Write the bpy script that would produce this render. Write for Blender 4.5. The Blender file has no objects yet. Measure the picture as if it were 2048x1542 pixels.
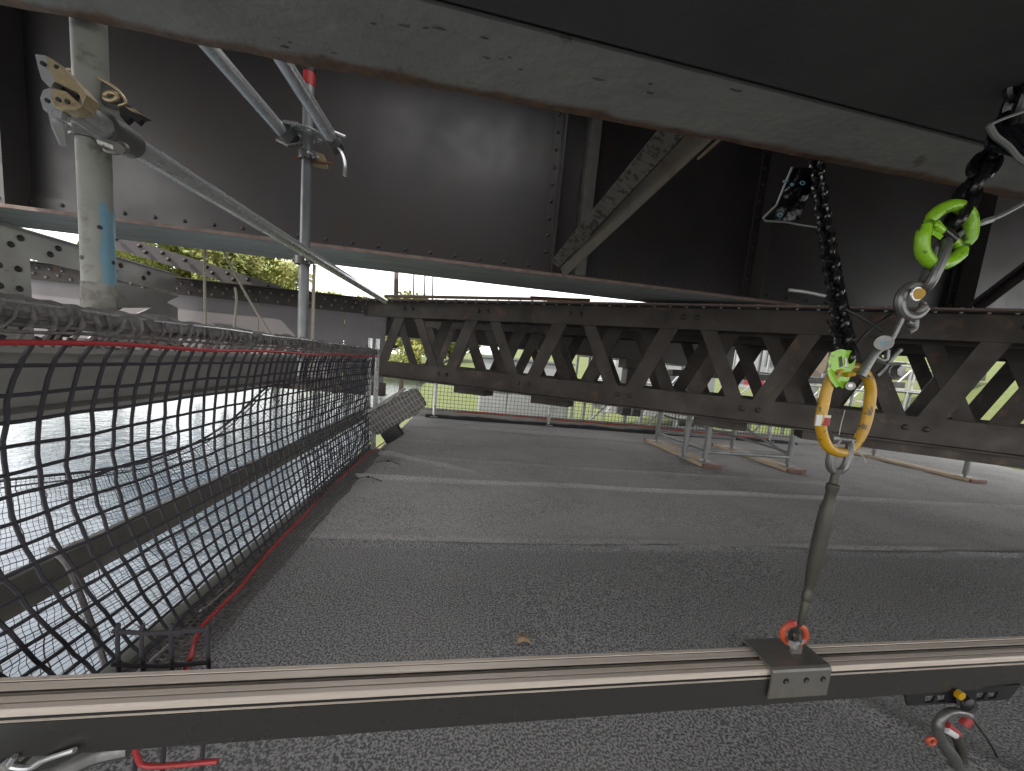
import bpy, bmesh, math, random
from mathutils import Vector, Matrix, noise
random.seed(7)
S = bpy.context.scene
COL = S.collection
V = Vector
# ---------------------------------------------------------------- camera
FPX, PX0, PY0, CH = 750.0, 1024.0, 821.0, 1.08
ROLL, PITCH, YAW = math.atan(.0936), math.atan(.1208), math.radians(7.2)
CM = Matrix.Rotation(-YAW, 4, 'Z') @ Matrix.Rotation(math.pi/2 - PITCH, 4, 'X') @ Matrix.Rotation(ROLL, 4, 'Z')
cd = bpy.data.cameras.new('camera'); cam = bpy.data.objects.new('camera', cd); COL.objects.link(cam)
cam.matrix_world = Matrix.Translation((0, 0, CH)) @ CM
cd.sensor_width = 36; cd.lens = 36 * FPX / 2048; cd.shift_y = (PY0 - 771) / 2048
cd.clip_start = .05; cd.clip_end = 600
S.camera = cam
CP = V((0, 0, CH))
def ray(x, y): return CM.to_3x3() @ V(((x-PX0)/FPX, -(y-PY0)/FPX, -1))
def at(x, y, d): return CP + ray(x, y)*d                    # photograph pixel + depth -> point
def on(ax, v, x, y):                                         # photograph pixel on an axis plane
    r = ray(x, y); return CP + r*((v-CP[ax])/r[ax])
# ---------------------------------------------------------------- world, sun, exposure
SUN_EL, SUN_AZ = math.radians(44), math.radians(-108)         # azimuth from +Y towards +X
w = bpy.data.worlds.new('World'); S.world = w; w.use_nodes = True
nt = w.node_tree; bg = nt.nodes['Background']
sky = nt.nodes.new('ShaderNodeTexSky'); sky.sky_type = 'NISHITA'; sky.sun_disc = False
sky.sun_elevation = SUN_EL; sky.sun_rotation = SUN_AZ; sky.dust_density = 3.5; sky.air_density = 1.0; sky.ozone_density = 1.0
cl = nt.nodes.new('ShaderNodeMix'); cl.data_type = 'RGBA'; cl.inputs[0].default_value = .72; cl.inputs[7].default_value = (12.5, 12.3, 12.0, 1)   # thin bright cloud over the whole sky
nt.links.new(sky.outputs[0], cl.inputs[6]); nt.links.new(cl.outputs[2], bg.inputs[0]); bg.inputs[1].default_value = .11
sl = bpy.data.lights.new('sun', 'SUN'); sl.energy = 2.6; sl.angle = math.radians(.5); sl.color = (1, .94, .84)
so = bpy.data.objects.new('sun', sl); COL.objects.link(so)
sd = V((math.sin(SUN_AZ)*math.cos(SUN_EL), math.cos(SUN_AZ)*math.cos(SUN_EL), math.sin(SUN_EL)))
so.rotation_euler = sd.to_track_quat('Z', 'Y').to_euler()
S.view_settings.view_transform = 'Standard'; S.view_settings.look = 'None'
S.view_settings.exposure = 1.45; S.view_settings.gamma = 1
S.cycles.max_bounces = 10; S.cycles.diffuse_bounces = 6; S.cycles.glossy_bounces = 4
# ---------------------------------------------------------------- materials
def mat(name, c1, c2=None, rough=.6, metal=0, scale=6, detail=6, contrast=.5, bump=.15, bscale=None, bdist=.004,
        stain=None, sscale=2.0, sthr=.6, swid=.08, stretch=(1, 1, 1), speck=None, spscale=220, rvar=.12, extra=None):
    m = bpy.data.materials.new(name); m.use_nodes = True; n = m.node_tree; N = n.nodes; L = n.links
    b = N['Principled BSDF']; b.inputs['Metallic'].default_value = metal
    tc = N.new('ShaderNodeTexCoord'); mp = N.new('ShaderNodeMapping'); mp.inputs['Scale'].default_value = stretch
    L.new(tc.outputs['Object'], mp.inputs[0])
    def noi(s, d=detail, r=.55, dist=0):
        k = N.new('ShaderNodeTexNoise'); k.inputs['Scale'].default_value = s; k.inputs['Detail'].default_value = d
        k.inputs['Roughness'].default_value = r; k.inputs['Distortion'].default_value = dist; L.new(mp.outputs[0], k.inputs['Vector']); return k.outputs[0]
    def rmp(src, a, bb, lo=0, hi=1):
        k = N.new('ShaderNodeMapRange'); k.inputs[1].default_value = a; k.inputs[2].default_value = bb
        k.inputs[3].default_value = lo; k.inputs[4].default_value = hi; L.new(src, k.inputs[0]); return k.outputs[0]
    def mix(f, a, bb):
        k = N.new('ShaderNodeMix'); k.data_type = 'RGBA'
        if isinstance(f, float): k.inputs[0].default_value = f
        else: L.new(f, k.inputs[0])
        for i, q in ((6, a), (7, bb)):
            if isinstance(q, tuple): k.inputs[i].default_value = (*q, 1)
            else: L.new(q, k.inputs[i])
        return k.outputs[2]
    c2 = c2 or tuple(x*.7 for x in c1)
    n1 = noi(scale); h = contrast/2
    col = mix(rmp(n1, .5-.25/max(contrast, .1)*.5, .5+.25/max(contrast, .1)*.5), c1, c2)
    if stain:
        sm = rmp(noi(sscale, 8, .65, .3), sthr-swid, sthr+swid); col = mix(sm, col, stain)
    if speck:
        col = mix(rmp(noi(spscale, 2, .5), .42, .58), col, speck)
    if extra: col = extra(N, L, tc, mix, rmp, noi, col)
    L.new(col, b.inputs['Base Color'])
    L.new(rmp(n1, .3, .7, max(0, rough-rvar), min(1, rough+rvar)), b.inputs['Roughness'])
    if bump:
        bp = N.new('ShaderNodeBump'); bp.inputs['Strength'].default_value = bump; bp.inputs['Distance'].default_value = bdist
        L.new(noi(bscale or scale*6, 5), bp.inputs['Height']); L.new(bp.outputs[0], b.inputs['Normal'])
    return m
def rust_edge(y0, y1):
    def f(N, L, tc, mix, rmp, noi, col):                    # corrosion that eats in from the outer lip of the flange plate
        s = N.new('ShaderNodeSeparateXYZ'); L.new(tc.outputs['Object'], s.inputs[0])
        e = N.new('ShaderNodeMath'); e.operation = 'MULTIPLY_ADD'; L.new(s.outputs[0], e.inputs[0]); e.inputs[1].default_value = -.012; L.new(s.outputs[1], e.inputs[2])
        a = N.new('ShaderNodeMath'); a.operation = 'MULTIPLY_ADD'; L.new(noi(3.5, 8, .6), a.inputs[0]); a.inputs[1].default_value = .09; L.new(e.outputs[0], a.inputs[2])
        c = mix(rmp(noi(30, 6), .4, .6), (.20, .11, .06), (.12, .075, .05))
        return mix(rmp(a.outputs[0], y0, y1), col, c)
    return f
M = {}
M['felt'] = mat('felt', (.088, .09, .098), (.15, .147, .147), .97, scale=1.3, contrast=.7, bump=1, bscale=120, bdist=.006, speck=(.36, .355, .35), spscale=135, rvar=.02)
M['felt_light'] = mat('pale_felt', (.15, .145, .145), (.28, .268, .255), .96, scale=.9, contrast=.9, stain=(.34, .32, .30), sscale=1.3, sthr=.58, swid=.12, bump=1, bscale=120, bdist=.006, speck=(.48, .465, .455), spscale=140, rvar=.02)
M['web'] = mat('dark_girder_paint', (.080, .069, .066), (.050, .046, .047), .40, scale=1.6, contrast=.6, stain=(.075, .045, .035), sscale=2.2, sthr=.66, bump=.15, bscale=9, bdist=.004)
M['flangepale'] = mat('pale_blue_flange_paint', (.30, .33, .32), (.22, .24, .23), .5, scale=3, stain=(.16, .09, .06), sscale=7, sthr=.64, stretch=(.5, 3, 1))
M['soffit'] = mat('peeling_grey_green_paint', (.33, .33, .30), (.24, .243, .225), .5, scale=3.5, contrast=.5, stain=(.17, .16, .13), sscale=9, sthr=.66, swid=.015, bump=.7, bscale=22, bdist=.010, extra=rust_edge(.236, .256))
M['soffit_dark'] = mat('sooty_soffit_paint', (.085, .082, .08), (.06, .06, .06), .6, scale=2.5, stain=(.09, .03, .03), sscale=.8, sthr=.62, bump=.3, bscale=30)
M['truss'] = mat('brown_grey_truss_paint', (.055, .043, .034), (.032, .027, .023), .62, scale=4, stain=(.15, .075, .04), sscale=5, sthr=.66, bump=.15)
M['rust'] = mat('rust', (.22, .10, .05), (.11, .055, .035), .85, scale=18, bump=.4)
M['rustrim'] = mat('rust_pink_edge', (.26, .19, .16), (.17, .12, .10), .8, scale=12, bump=.2)
M['palesteel'] = mat('light_grey_steel_paint', (.40, .385, .36), (.31, .30, .285), .45, scale=3, stain=(.25, .19, .14), sscale=6, sthr=.68, bump=.1)
M['greypanel'] = mat('grey_panel_paint', (.20, .185, .19), (.16, .15, .155), .5, scale=2.5, bump=.1)
M['concrete'] = mat('concrete_underside', (.20, .19, .18), (.15, .145, .14), .85, scale=1.5, bump=.4)
M['galv'] = mat('galvanised_steel', (.62, .63, .63), (.44, .45, .46), .27, .6, scale=9, contrast=.5, bump=.06, stain=(.45, .44, .42), sscale=7, sthr=.68)
M['blotch'] = mat('blotchy_flaked_paint', (.16, .155, .13), (.11, .105, .09), .6, .1, scale=6, stain=(.045, .04, .035), sscale=22, sthr=.54, swid=.03, bump=.5)
M['brownpaint'] = mat('olive_brown_paint', (.15, .12, .085), (.12, .125, .105), .6, scale=3, stain=(.09, .055, .035), sscale=8, sthr=.6, bump=.2)
M['dullzinc'] = mat('dull_zinc_post', (.27, .28, .28), (.20, .21, .215), .4, .4, scale=9, bump=.1)
M['post'] = mat('weathered_post_paint', (.30, .305, .27), (.22, .225, .20), .55, .1, scale=9, stain=(.14, .12, .09), sscale=16, sthr=.62, bump=.3)
M['blue'] = mat('blue_band_paint', (.10, .25, .36), (.20, .33, .38), .5, scale=14, stain=(.28, .29, .26), sscale=10, sthr=.62, bump=.2)
M['cement'] = mat('cement_splashed_steel', (.30, .29, .26), (.13, .12, .10), .8, scale=26, contrast=.9, bump=.7, bscale=60)
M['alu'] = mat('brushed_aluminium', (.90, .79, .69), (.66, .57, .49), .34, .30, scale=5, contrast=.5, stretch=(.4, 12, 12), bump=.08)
M['alu_shaded'] = mat('shaded_aluminium_side', (.085, .082, .076), (.065, .063, .06), .30, .5, scale=2, contrast=.3, bump=.05)  # beam aluminium darkened to stand for its shaded front
M['galvdark'] = mat('grey_zinc_plate', (.20, .19, .17), (.14, .132, .12), .42, .35, scale=12, bump=.15)
M['wood'] = mat('scaffold_board_wood', (.58, .47, .35), (.46, .36, .26), .8, scale=5, stretch=(14, 1, 14), bump=.3)
M['woodend'] = mat('board_end_band', (.18, .08, .06), None, .6)
M['brass'] = mat('zinc_yellow', (.55, .44, .27), (.42, .33, .2), .4, .6, scale=40, contrast=.8, bump=.3)
M['net'] = mat('black_net_cord', (.030, .028, .036), (.045, .042, .05), .75, scale=60, bump=.3, bscale=300)
M['nethem'] = mat('gathered_black_net_hem', (.10, .093, .092), (.20, .185, .18), .8, scale=45, contrast=.9, bump=.8, bscale=140)
M['finenet'] = mat('fine_grey_net', (.05, .055, .06), None, .8)
M['redcord'] = mat('red_cord', (.50, .045, .05), (.36, .035, .035), .45, scale=50, bump=.2)
M['orange'] = mat('orange_red_powder_coat', (.55, .10, .035), (.35, .05, .03), .4, scale=25, bump=.15)
M['yellow'] = mat('yellow_powder_coat', (.58, .33, .012), (.42, .23, .015), .34, scale=14, contrast=.7, stain=(.12, .085, .04), sscale=26, sthr=.62, swid=.02, bump=.25)
M['green'] = mat('lime_powder_coat', (.27, .55, .02), (.20, .43, .02), .3, scale=20, stain=(.06, .09, .02), sscale=34, sthr=.58, swid=.03, bump=.25)
M['chain'] = mat('black_chain_steel', (.012, .012, .013), (.03, .03, .03), .2, .5, scale=30, bump=.1)
M['greysteel'] = mat('forged_grey_steel', (.20, .20, .195), (.13, .13, .125), .38, .6, scale=22, bump=.2)
M['turn'] = mat('turnbuckle_olive_steel', (.075, .073, .06), (.055, .053, .045), .45, .3, scale=12, bump=.15)
M['black'] = mat('matt_black', (.012, .012, .013), None, .5, scale=8)
M['pouch'] = mat('black_plastic_pouch', (.008, .009, .012), None, .12, scale=8, bump=.5, bscale=18, bdist=.02)
M['tagwhite'] = mat('white_tag', (.75, .73, .72), None, .5)
M['tagred'] = mat('red_tag', (.40, .035, .035), None, .5)
M['rope'] = mat('pale_rope', (.52, .47, .38), (.38, .34, .27), .85, scale=60, bump=.4)
M['cable'] = mat('grey_wire', (.25, .26, .25), None, .45, .3)
M['grass'] = mat('grass', (.05, .06, .013), (.085, .09, .022), .95, scale=1.1, contrast=.9, bump=.8, bscale=6, bdist=.1, speck=(.06, .085, .018), spscale=5)
M['leaf'] = mat('leaves', (.13, .165, .03), (.22, .21, .05), .7, scale=.7, contrast=.9, bump=0)
M['bark'] = mat('bark', (.09, .07, .05), None, .9, scale=8, bump=.6)
M['river'] = mat('river_water', (.052, .068, .088), (.042, .055, .072), .10, scale=.4, bump=.35, bscale=1.6, bdist=.15, rvar=.03)
M['slot_shade'] = mat('shaded_slot', (.018, .016, .014), (.035, .03, .026), .8, scale=6)  # groove shade put into the colour
M['leafdry'] = mat('dry_leaf', (.68, .52, .36), (.55, .40, .26), .8, scale=60, bump=.3)
M['white'] = mat('white_sheet_metal', (.22, .225, .23), (.17, .175, .18), .5, scale=2)
M['cabin'] = mat('grey_cabin_cladding', (.16, .17, .175), None, .5, scale=2)
M['glass'] = mat('dark_window', (.02, .03, .035), None, .08, bump=0)
M['redpaint'] = mat('red_plastic', (.5, .03, .03), None, .4)
M['tarp'] = mat('dark_felt_roll', (.035, .036, .04), None, .9, scale=20, bump=.6)
# ---------------------------------------------------------------- mesh helpers
class MB:
    def __init__(s): s.b = bmesh.new()
    def box(s, lo, hi, mx=None, bev=0):
        lo, hi = V(lo), V(hi); c = (lo+hi)/2; d = hi-lo
        t = Matrix.Translation(c) @ Matrix.Diagonal((abs(d.x), abs(d.y), abs(d.z), 1))
        if mx: t = mx @ t
        r = bmesh.ops.create_cube(s.b, size=1, matrix=t)
        if bev:
            ed = list({e for v in r['verts'] for e in v.link_edges})
            bmesh.ops.bevel(s.b, geom=ed, offset=bev, segments=2, affect='EDGES', profile=.6)
        return s
    def bar(s, a, b, w, t, up=(0, 0, 1), bev=0):              # rectangular bar a->b, w across, t along `up`
        a, b = V(a), V(b); y = (b-a).normalized(); z = V(up); x = y.cross(z).normalized(); z = x.cross(y)
        mx = Matrix((x, y, z)).transposed().to_4x4(); mx.translation = (a+b)/2
        h = (b-a).length/2
        return s.box((-w/2, -h, -t/2), (w/2, h, t/2), mx, bev)
    def tube(s, pts, r, seg=8, closed=False, caps=True, flat=1.0):
        pts = [V(p) for p in pts]; n = len(pts); rr = r if isinstance(r, (list, tuple)) else [r]*n
        tg = []
        for i in range(n):
            a = pts[i-1] if (i or closed) else pts[0]; b = pts[(i+1) % n] if (i < n-1 or closed) else pts[-1]
            t = (b-a); tg.append(t.normalized() if t.length > 1e-9 else V((0, 0, 1)))
        u = tg[0].orthogonal().normalized(); rings = []
        for i in range(n):
            u = (u - tg[i]*u.dot(tg[i])); u = u.normalized() if u.length > 1e-6 else tg[i].orthogonal().normalized()
            v = tg[i].cross(u)
            rings.append([s.b.verts.new(pts[i] + (u*math.cos(2*math.pi*k/seg) + v*math.sin(2*math.pi*k/seg)*flat)*rr[i]) for k in range(seg)])
        m = n if closed else n-1; off = 0
        if closed:                                           # keep the seam from twisting
            best = min(range(seg), key=lambda o: sum((rings[-1][k].co-rings[0][(k+o) % seg].co).length for k in range(seg))); off = best
        for i in range(m):
            A = rings[i]; B = rings[(i+1) % n]; o = off if (closed and i == n-1) else 0
            for k in range(seg): s.b.faces.new((A[k], A[(k+1) % seg], B[(k+1+o) % seg], B[(k+o) % seg]))
        if not closed and caps and seg > 2:
            s.b.faces.new(rings[0][::-1]); s.b.faces.new(rings[-1])
        return s
    def pipe(s, a, b, ro, ri=None, seg=20):                  # hollow scaffold tube
        a, b = V(a), V(b); t = (b-a).normalized(); u = t.orthogonal().normalized(); v = t.cross(u); ri = ri or ro*.84
        R = []
        for p, r in ((a, ri), (a, ro), (b, ro), (b, ri)):
            R.append([s.b.verts.new(p+(u*math.cos(2*math.pi*k/seg)+v*math.sin(2*math.pi*k/seg))*r) for k in range(seg)])
        for i in range(4):
            A, B = R[i], R[(i+1) % 4]
            for k in range(seg): s.b.faces.new((A[k], A[(k+1) % seg], B[(k+1) % seg], B[k]))
        return s
    def prism(s, poly, t, mx):                               # outline in local xy, thickness along local z
        lo = [s.b.verts.new(mx @ V((x, y, -t/2))) for x, y in poly]; hi = [s.b.verts.new(mx @ V((x, y, t/2))) for x, y in poly]
        n = len(poly); s.b.faces.new(lo[::-1]); s.b.faces.new(hi)
        for i in range(n): s.b.faces.new((lo[i], lo[(i+1) % n], hi[(i+1) % n], hi[i]))
        return s
    def plate_holes(s, outer, holes, t, mx):                 # plate with round holes, via edge-net fill
        for z in (-t/2, t/2):
            es = []
            for loop in [outer]+holes:
                vs = [s.b.verts.new(mx @ V((x, y, z))) for x, y in loop]
                es += [s.b.edges.new((vs[i], vs[(i+1) % len(vs)])) for i in range(len(vs))]
            bmesh.ops.triangle_fill(s.b, use_beauty=True, edges=es)
        for loop in [outer]+holes:
            a = [s.b.verts.new(mx @ V((x, y, -t/2))) for x, y in loop]; b = [s.b.verts.new(mx @ V((x, y, t/2))) for x, y in loop]
            for i in range(len(loop)): s.b.faces.new((a[i], a[(i+1) % len(a)], b[(i+1) % len(a)], b[i]))
        return s
    def dome(s, p, nrm, r, h=None, seg=8):
        p = V(p); z = V(nrm).normalized(); x = z.orthogonal().normalized(); y = z.cross(x); h = h or r*.7
        R = []
        for f, g in ((1, 0), (.92, .45), (.6, .85)):
            R.append([s.b.verts.new(p+(x*math.cos(2*math.pi*k/seg)+y*math.sin(2*math.pi*k/seg))*r*f+z*h*g) for k in range(seg)])
        top = s.b.verts.new(p+z*h)
        for i in range(2):
            for k in range(seg): s.b.faces.new((R[i][k], R[i][(k+1) % seg], R[i+1][(k+1) % seg], R[i+1][k]))
        for k in range(seg): s.b.faces.new((R[2][k], R[2][(k+1) % seg], top))
        return s
    def hexnut(s, p, nrm, r, h):
        p = V(p); z = V(nrm).normalized(); return s.tube([p, p+z*h], r, 6)
    def grid(s, f, nu, nv):
        vs = [[s.b.verts.new(f(i/nu, j/nv)) for j in range(nv+1)] for i in range(nu+1)]
        for i in range(nu):
            for j in range(nv): s.b.faces.new((vs[i][j], vs[i+1][j], vs[i+1][j+1], vs[i][j+1]))
        return s
    def build(s, name, m, parent=None, smooth=True, loc=None, ang=35, recalc=True):
        if recalc: bmesh.ops.recalc_face_normals(s.b, faces=s.b.faces)
        me = bpy.data.meshes.new(name); o = bpy.data.objects.new(name, me); COL.objects.link(o)
        org = V((0, 0, 0))
        if parent:
            o.parent = parent; org = wloc(parent)
        else:
            if loc is None:
                bb = [v.co for v in s.b.verts]
                loc = V((sum(v.x for v in bb)/len(bb), sum(v.y for v in bb)/len(bb), min(v.z for v in bb)))
            org = V(loc); o.location = org
        bmesh.ops.translate(s.b, vec=-org, verts=s.b.verts)
        if smooth:
            for f in s.b.faces: f.smooth = True
            for e in s.b.edges:
                if len(e.link_faces) == 2 and e.calc_face_angle(0) > math.radians(ang): e.smooth = False
        s.b.to_mesh(me); s.b.free(); me.materials.append(M[m]); return o
def wloc(o):
    l = V(o.location)
    while o.parent: o = o.parent; l += V(o.location)
    return l
def tag(o, label=None, cat=None, group=None, kind=None):
    if label: o['label'] = label
    if cat: o['category'] = cat
    if group: o['group'] = group
    if kind: o['kind'] = kind
    return o
def thing(name, loc, label, cat, group=None):
    o = bpy.data.objects.new(name, None); o.empty_display_size = .1; COL.objects.link(o); o.location = loc
    return tag(o, label, cat, group)
def copy_tree(o, parent=None):
    c = o.copy(); COL.objects.link(c); c.parent = parent
    for ch in [x for x in bpy.data.objects if x.parent == o]: copy_tree(ch, c)
    return c
def frame(x, y, z, o):
    m = Matrix((V(x), V(y), V(z))).transposed().to_4x4(); m.translation = V(o); return m
def circ(cx, cy, r, n=14): return [(cx+r*math.cos(2*math.pi*k/n), cy+r*math.sin(2*math.pi*k/n)) for k in range(n)]
def lerp(a, b, t): return a+(b-a)*t
def smooth(t): t = max(0, min(1, t)); return t*t*(3-2*t)
def curve(pts, n=8):                                         # Catmull-Rom through points
    pts = [V(p) for p in pts]; P = [pts[0]*2-pts[1]]+pts+[pts[-1]*2-pts[-2]]; out = []
    for i in range(1, len(P)-2):
        for k in range(n):
            t = k/n; a, b, c, d = P[i-1:i+3]
            out.append(.5*((2*b)+(c-a)*t+(2*a-5*b+4*c-d)*t*t+(3*b-a-3*c+d)*t**3))
    return out+[pts[-1]]
# ================================================================ setting
def deck_z(x, y):
    z = .006*noise.noise(V((x*.9, y*1.4, 3)))+.0015*noise.noise(V((x*7, y*7, 1)))
    for y0, sx, h, ww in ((2.12, .03, .022, .035), (3.29, .025, .030, .04), (4.05, -.02, .018, .05), (4.9, .02, .02, .06), (5.8, -.01, .022, .07), (6.35, .0, .02, .06)):
        yy = y0+sx*x+.05*noise.noise(V((x*.8, y0, 0))); d = (y-yy)/ww
        a = max(0, .65+.6*noise.noise(V((x*.6, y0*3, 5))))
        z += 1.3*h*a*(math.exp(-d*d) if d < 0 else math.exp(-d*d*5))
    d = ((y-.81)-(1.69-x)*1.04)/.06
    if x > 1.2 and y < 1.5: z += .02*math.exp(-d*d)
    d = ((y-3.9)+(x+.4)*.5)/.05
    if x < .3: z += .03*math.exp(-d*d)*smooth((.3-x)*2)
    return z
DX0, DX1, DY0, DY1 = -.90, 10.5, -1.2, 6.95
tag(MB().box((-.94, -6, -.16), (10.6, -1.2, -.01)).build('deck_rear', 'felt'), kind='structure')
def fdeck(u, v):
    x = lerp(DX0, DX1, u**1.35); y = lerp(DY0, DY1, v)
    if u == 0: x += .015*noise.noise(V((0, y*3, 0)))
    if v == 1: y += .05*noise.noise(V((x*1.3, 0, 0)))
    return V((x, y, deck_z(x, y)))
tag(MB().grid(fdeck, 240, 330).build('deck', 'felt', loc=(0, 0, 0)), 'dark grey speckled felt laid over the whole platform', kind='structure')
def fsheet(u, v):
    x = lerp(DX0+.02, DX1, u**1.35); y = lerp(2.13+.03*x+.02*noise.noise(V((x*1.1, 7, 0))), DY1-.01, v); k = smooth(v*60)
    return V((x, y, deck_z(x, y)-.003+.008*k+.010*math.exp(-((v-.014)/.010)**2)*max(0, .6+noise.noise(V((x*1.3, 2, 0))))))
tag(MB().grid(fsheet, 240, 300).build('deck_cover', 'felt_light', loc=(0, 0, 0)), 'paler felt sheet overlapping the far part of the platform', kind='structure')
tag(MB().box((DX0-.04, DY0, -.16), (DX1+.1, DY1+.1, -.02)).build('deck_base', 'galvdark'), kind='structure')
def hill(x, y):
    b = -2.2+.05*(y-8)+smooth((x-6)/26)*(9+.10*y)*.62+.25*noise.noise(V((x*.2, y*.2, 0)))
    riv = smooth((x+7+.04*(y-8))/6)
    z = lerp(-5.2, b, riv)
    far = smooth((y-72)/20); z = max(z, lerp(-5.2, 1.2, far)) if x < 20 else z
    return z
def fh(u, v):
    x = lerp(-120, 110, u); y = lerp(7.6, 130, v**1.8); return V((x, y, hill(x, y)))
tag(MB().grid(fh, 150, 90).build('grass_bank', 'grass', loc=(0, 0, 0)), 'grassy bank rising behind the platform', kind='structure')
tag(MB().grid(lambda u, v: V((lerp(-220, 30, u), lerp(-60, 170, v), -4)), 4, 4).build('river', 'river', loc=(0, 0, -4)), 'pale bright river beneath the bridge', kind='structure')
# ================================================================ bridge steel
sb = thing('bridge_slab', (3, 3, 3.75), 'dark concrete bridge slab over the girders, beyond the big riveted web', 'bridge deck')
OX0, OX1, OY0, OY1 = -1.5, .7, 1.4, 3.1              # opening added in the unseen slab to let sky light down
MB().box((-5.2, -7, 3.75), (12, OY0, 4.0)).box((-5.2, OY1, 3.75), (12, 9.2, 4.0)).box((-5.2, OY0, 3.75), (OX0, OY1, 4.0)).box((OX1, OY0, 3.75), (12, OY1, 4.0)).build('slab', 'concrete', sb)
MB().box((-2.6, -3, 4.001), (-2.4, 8, 7.9)).build('sun_blocker', 'concrete', sb)  # unseen wall, added to keep the sun out of the slab opening
# --- big riveted girder across the view
g = thing('riveted_girder', (0, 3.8, 1.92), 'huge dark riveted plate girder spanning across behind the scaffold tubes', 'girder')
GX0, GX1 = -9.0, 12.5
MB().box((GX0, 3.793, 1.945), (GX1, 3.807, 3.74)).build('web', 'web', g)
MB().box((GX0, 3.50, 1.92), (GX1, 4.17, 1.944), bev=.003).build('bottom_flange', 'flangepale', g)
MB().box((GX0, 3.492, 1.918), (GX1, 3.499, 1.946)).build('flange_edge', 'rustrim', g)
fa = MB().box((GX0, 3.775, 1.946), (GX1, 3.792, 2.11)).box((GX0, 3.67, 1.946), (GX1, 3.775, 1.962)).build('flange_angle', 'web', g)
rv = MB()
x = GX0+.1
while x < GX1: rv.dome((x, 3.774, 2.06), (0, -1, 0), .017); x += .235
rv.build('rivets', 'web', fa)
for sx in (-3.75, .70, 2.86, 5.38, 7.9):
    st = MB().box((sx-.075, 3.765, 1.96), (sx+.015, 3.791, 3.73))
    st.box((sx, 3.60, 1.96), (sx+.014, 3.765, 3.73)).build('stiffener', 'web', g)
    o = [c for c in bpy.data.objects if c.name.startswith('stiffener')][-1]
for st in [c for c in bpy.data.objects if c.parent == g and c.name.startswith('stiffener')]:
    r = MB(); sx = (st.data.vertices[0].co.x + wloc(st).x)
    xs = [v.co.x for v in st.data.vertices]; x0 = min(xs)
    z = 2.2
    while z < 3.7: r.dome((x0+.035, 3.764, z), (0, -1, 0), .018); z += .155
    r.build('rivets', 'web', st)
sc2 = MB().box((.93, 3.55, 1.97), (.944, 3.79, 3.73)).box((.944, 3.55, 1.97), (1.02, 3.562, 3.73)).build('stiffener', 'galvdark', g)
# curved rivet seam at far left
MB().box((-3.95, 3.78, 2.11), (-3.83, 3.7925, 3.73)).build('splice_plate', 'web', g)
# --- knee brace (L angle) rising from the girder foot towards the viewer
kb = thing('knee_brace', at(1120, 535, 3.3), 'blotchy olive angle-iron brace slanting up from the riveted girder foot', 'brace')
a1, b1, a2, b2 = at(1110, 528, 3.3), at(1327, 282, 1.5), at(1125, 545, 3.32), at(1380, 293, 1.5)
e1_, e2_ = (b1-a1)*.25, (b2-a2)*.25
MB().bar(a1, b1+e1_, .088, .010, (-.25, -.8, -.5)).build('web_leg', 'blotch', kb)
MB().bar(a2, b2+e2_, .088, .010, (.55, -.6, .3)).build('outer_leg', 'brownpaint', kb)
MB().bar(b2-(b2-a2)*.02+V((.07, .0, -.01)), b2+e2_+V((.07, .0, -.01)), .03, .01, (.3, -.8, -.3)).build('bent_lip', 'brass', kb)
# dark brace at the right
tag(MB().bar(at(1945, 610, 3.7), at(2200, 420, 2.9), .14, .02, (0, -1, .2)).bar(at(1950, 615, 3.72), at(2205, 425, 2.92), .02, .12, (0, -1, .2)).build('knee_brace', 'web'),
    'dark brace slanting up to the right edge above the lattice girder', 'brace')
# --- overhead girder: pale corroded flange, dark cover plate
og = thing('overhead_girder', (0, 1.0, 1.86), 'pale peeling flange with a rusty lip directly overhead', 'girder')
def fl(u, v, z):
    x = lerp(-4.2, 7.0, u); yf = 1.235+.012*x+.007*noise.noise(V((x*1.7, 0, 0)))+.006*noise.noise(V((x*7, 3, 0)))+(.018*max(0, noise.noise(V((x*1.1, 9, 2)))))
    yn = .972+.055*x
    return V((x, lerp(yn, yf, v), z))
m_ = MB()
N_ = 260
vb = [[m_.b.verts.new(fl(i/N_, v, z)) for v, z in ((0, 1.86), (.25, 1.86), (.5, 1.86), (.75, 1.86), (.93, 1.86), (1, 1.864+.003*noise.noise(V((i*.3, 0, 0)))), (1, 1.882), (0, 1.885))] for i in range(N_+1)]
for i in range(N_):
    for k in range(8): m_.b.faces.new((vb[i][k], vb[i+1][k], vb[i+1][(k+1) % 8], vb[i][(k+1) % 8]))
bfl = m_.build('bottom_flange', 'soffit', og)
m_ = MB(); rp = random.Random(5)
for i in range(30):
    px_, py_ = rp.choice([(970, 130), (1030, 128), (900, 60), (560, 85), (760, 40), (1500, 180), (1240, 165), (640, 95)]); px_ += rp.gauss(0, 35); py_ += rp.gauss(0, 9)
    c = on(2, 1.8598, px_, py_); w_, h_ = rp.uniform(.004, .022), rp.uniform(.002, .005); n_ = 9
    if not (1.02 < c.y-.0*c.x < 1.19): continue
    vs = [m_.b.verts.new(c+V((w_*math.cos(k*6.283/n_)*rp.uniform(.5, 1.1), h_*math.sin(k*6.283/n_)*rp.uniform(.4, 1.2), -.0012))) for k in range(n_)]
    t_ = m_.b.verts.new(c+V((0, 0, -.0035))); [m_.b.faces.new((vs[k], vs[(k+1) % n_], t_)) for k in range(n_)]
m_.build('paint_blisters', 'soffit_dark', bfl)
m2 = MB()
m2.grid(lambda u, v: V((lerp(-4.2, 7, u), lerp(-.9, .950+.055*lerp(-4.2, 7, u), v), 1.857)), 40, 6)
m2.grid(lambda u, v: V((lerp(-4.2, 7, u), .950+.055*lerp(-4.2, 7, u), lerp(1.857, 1.95, v))), 40, 1)
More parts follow.
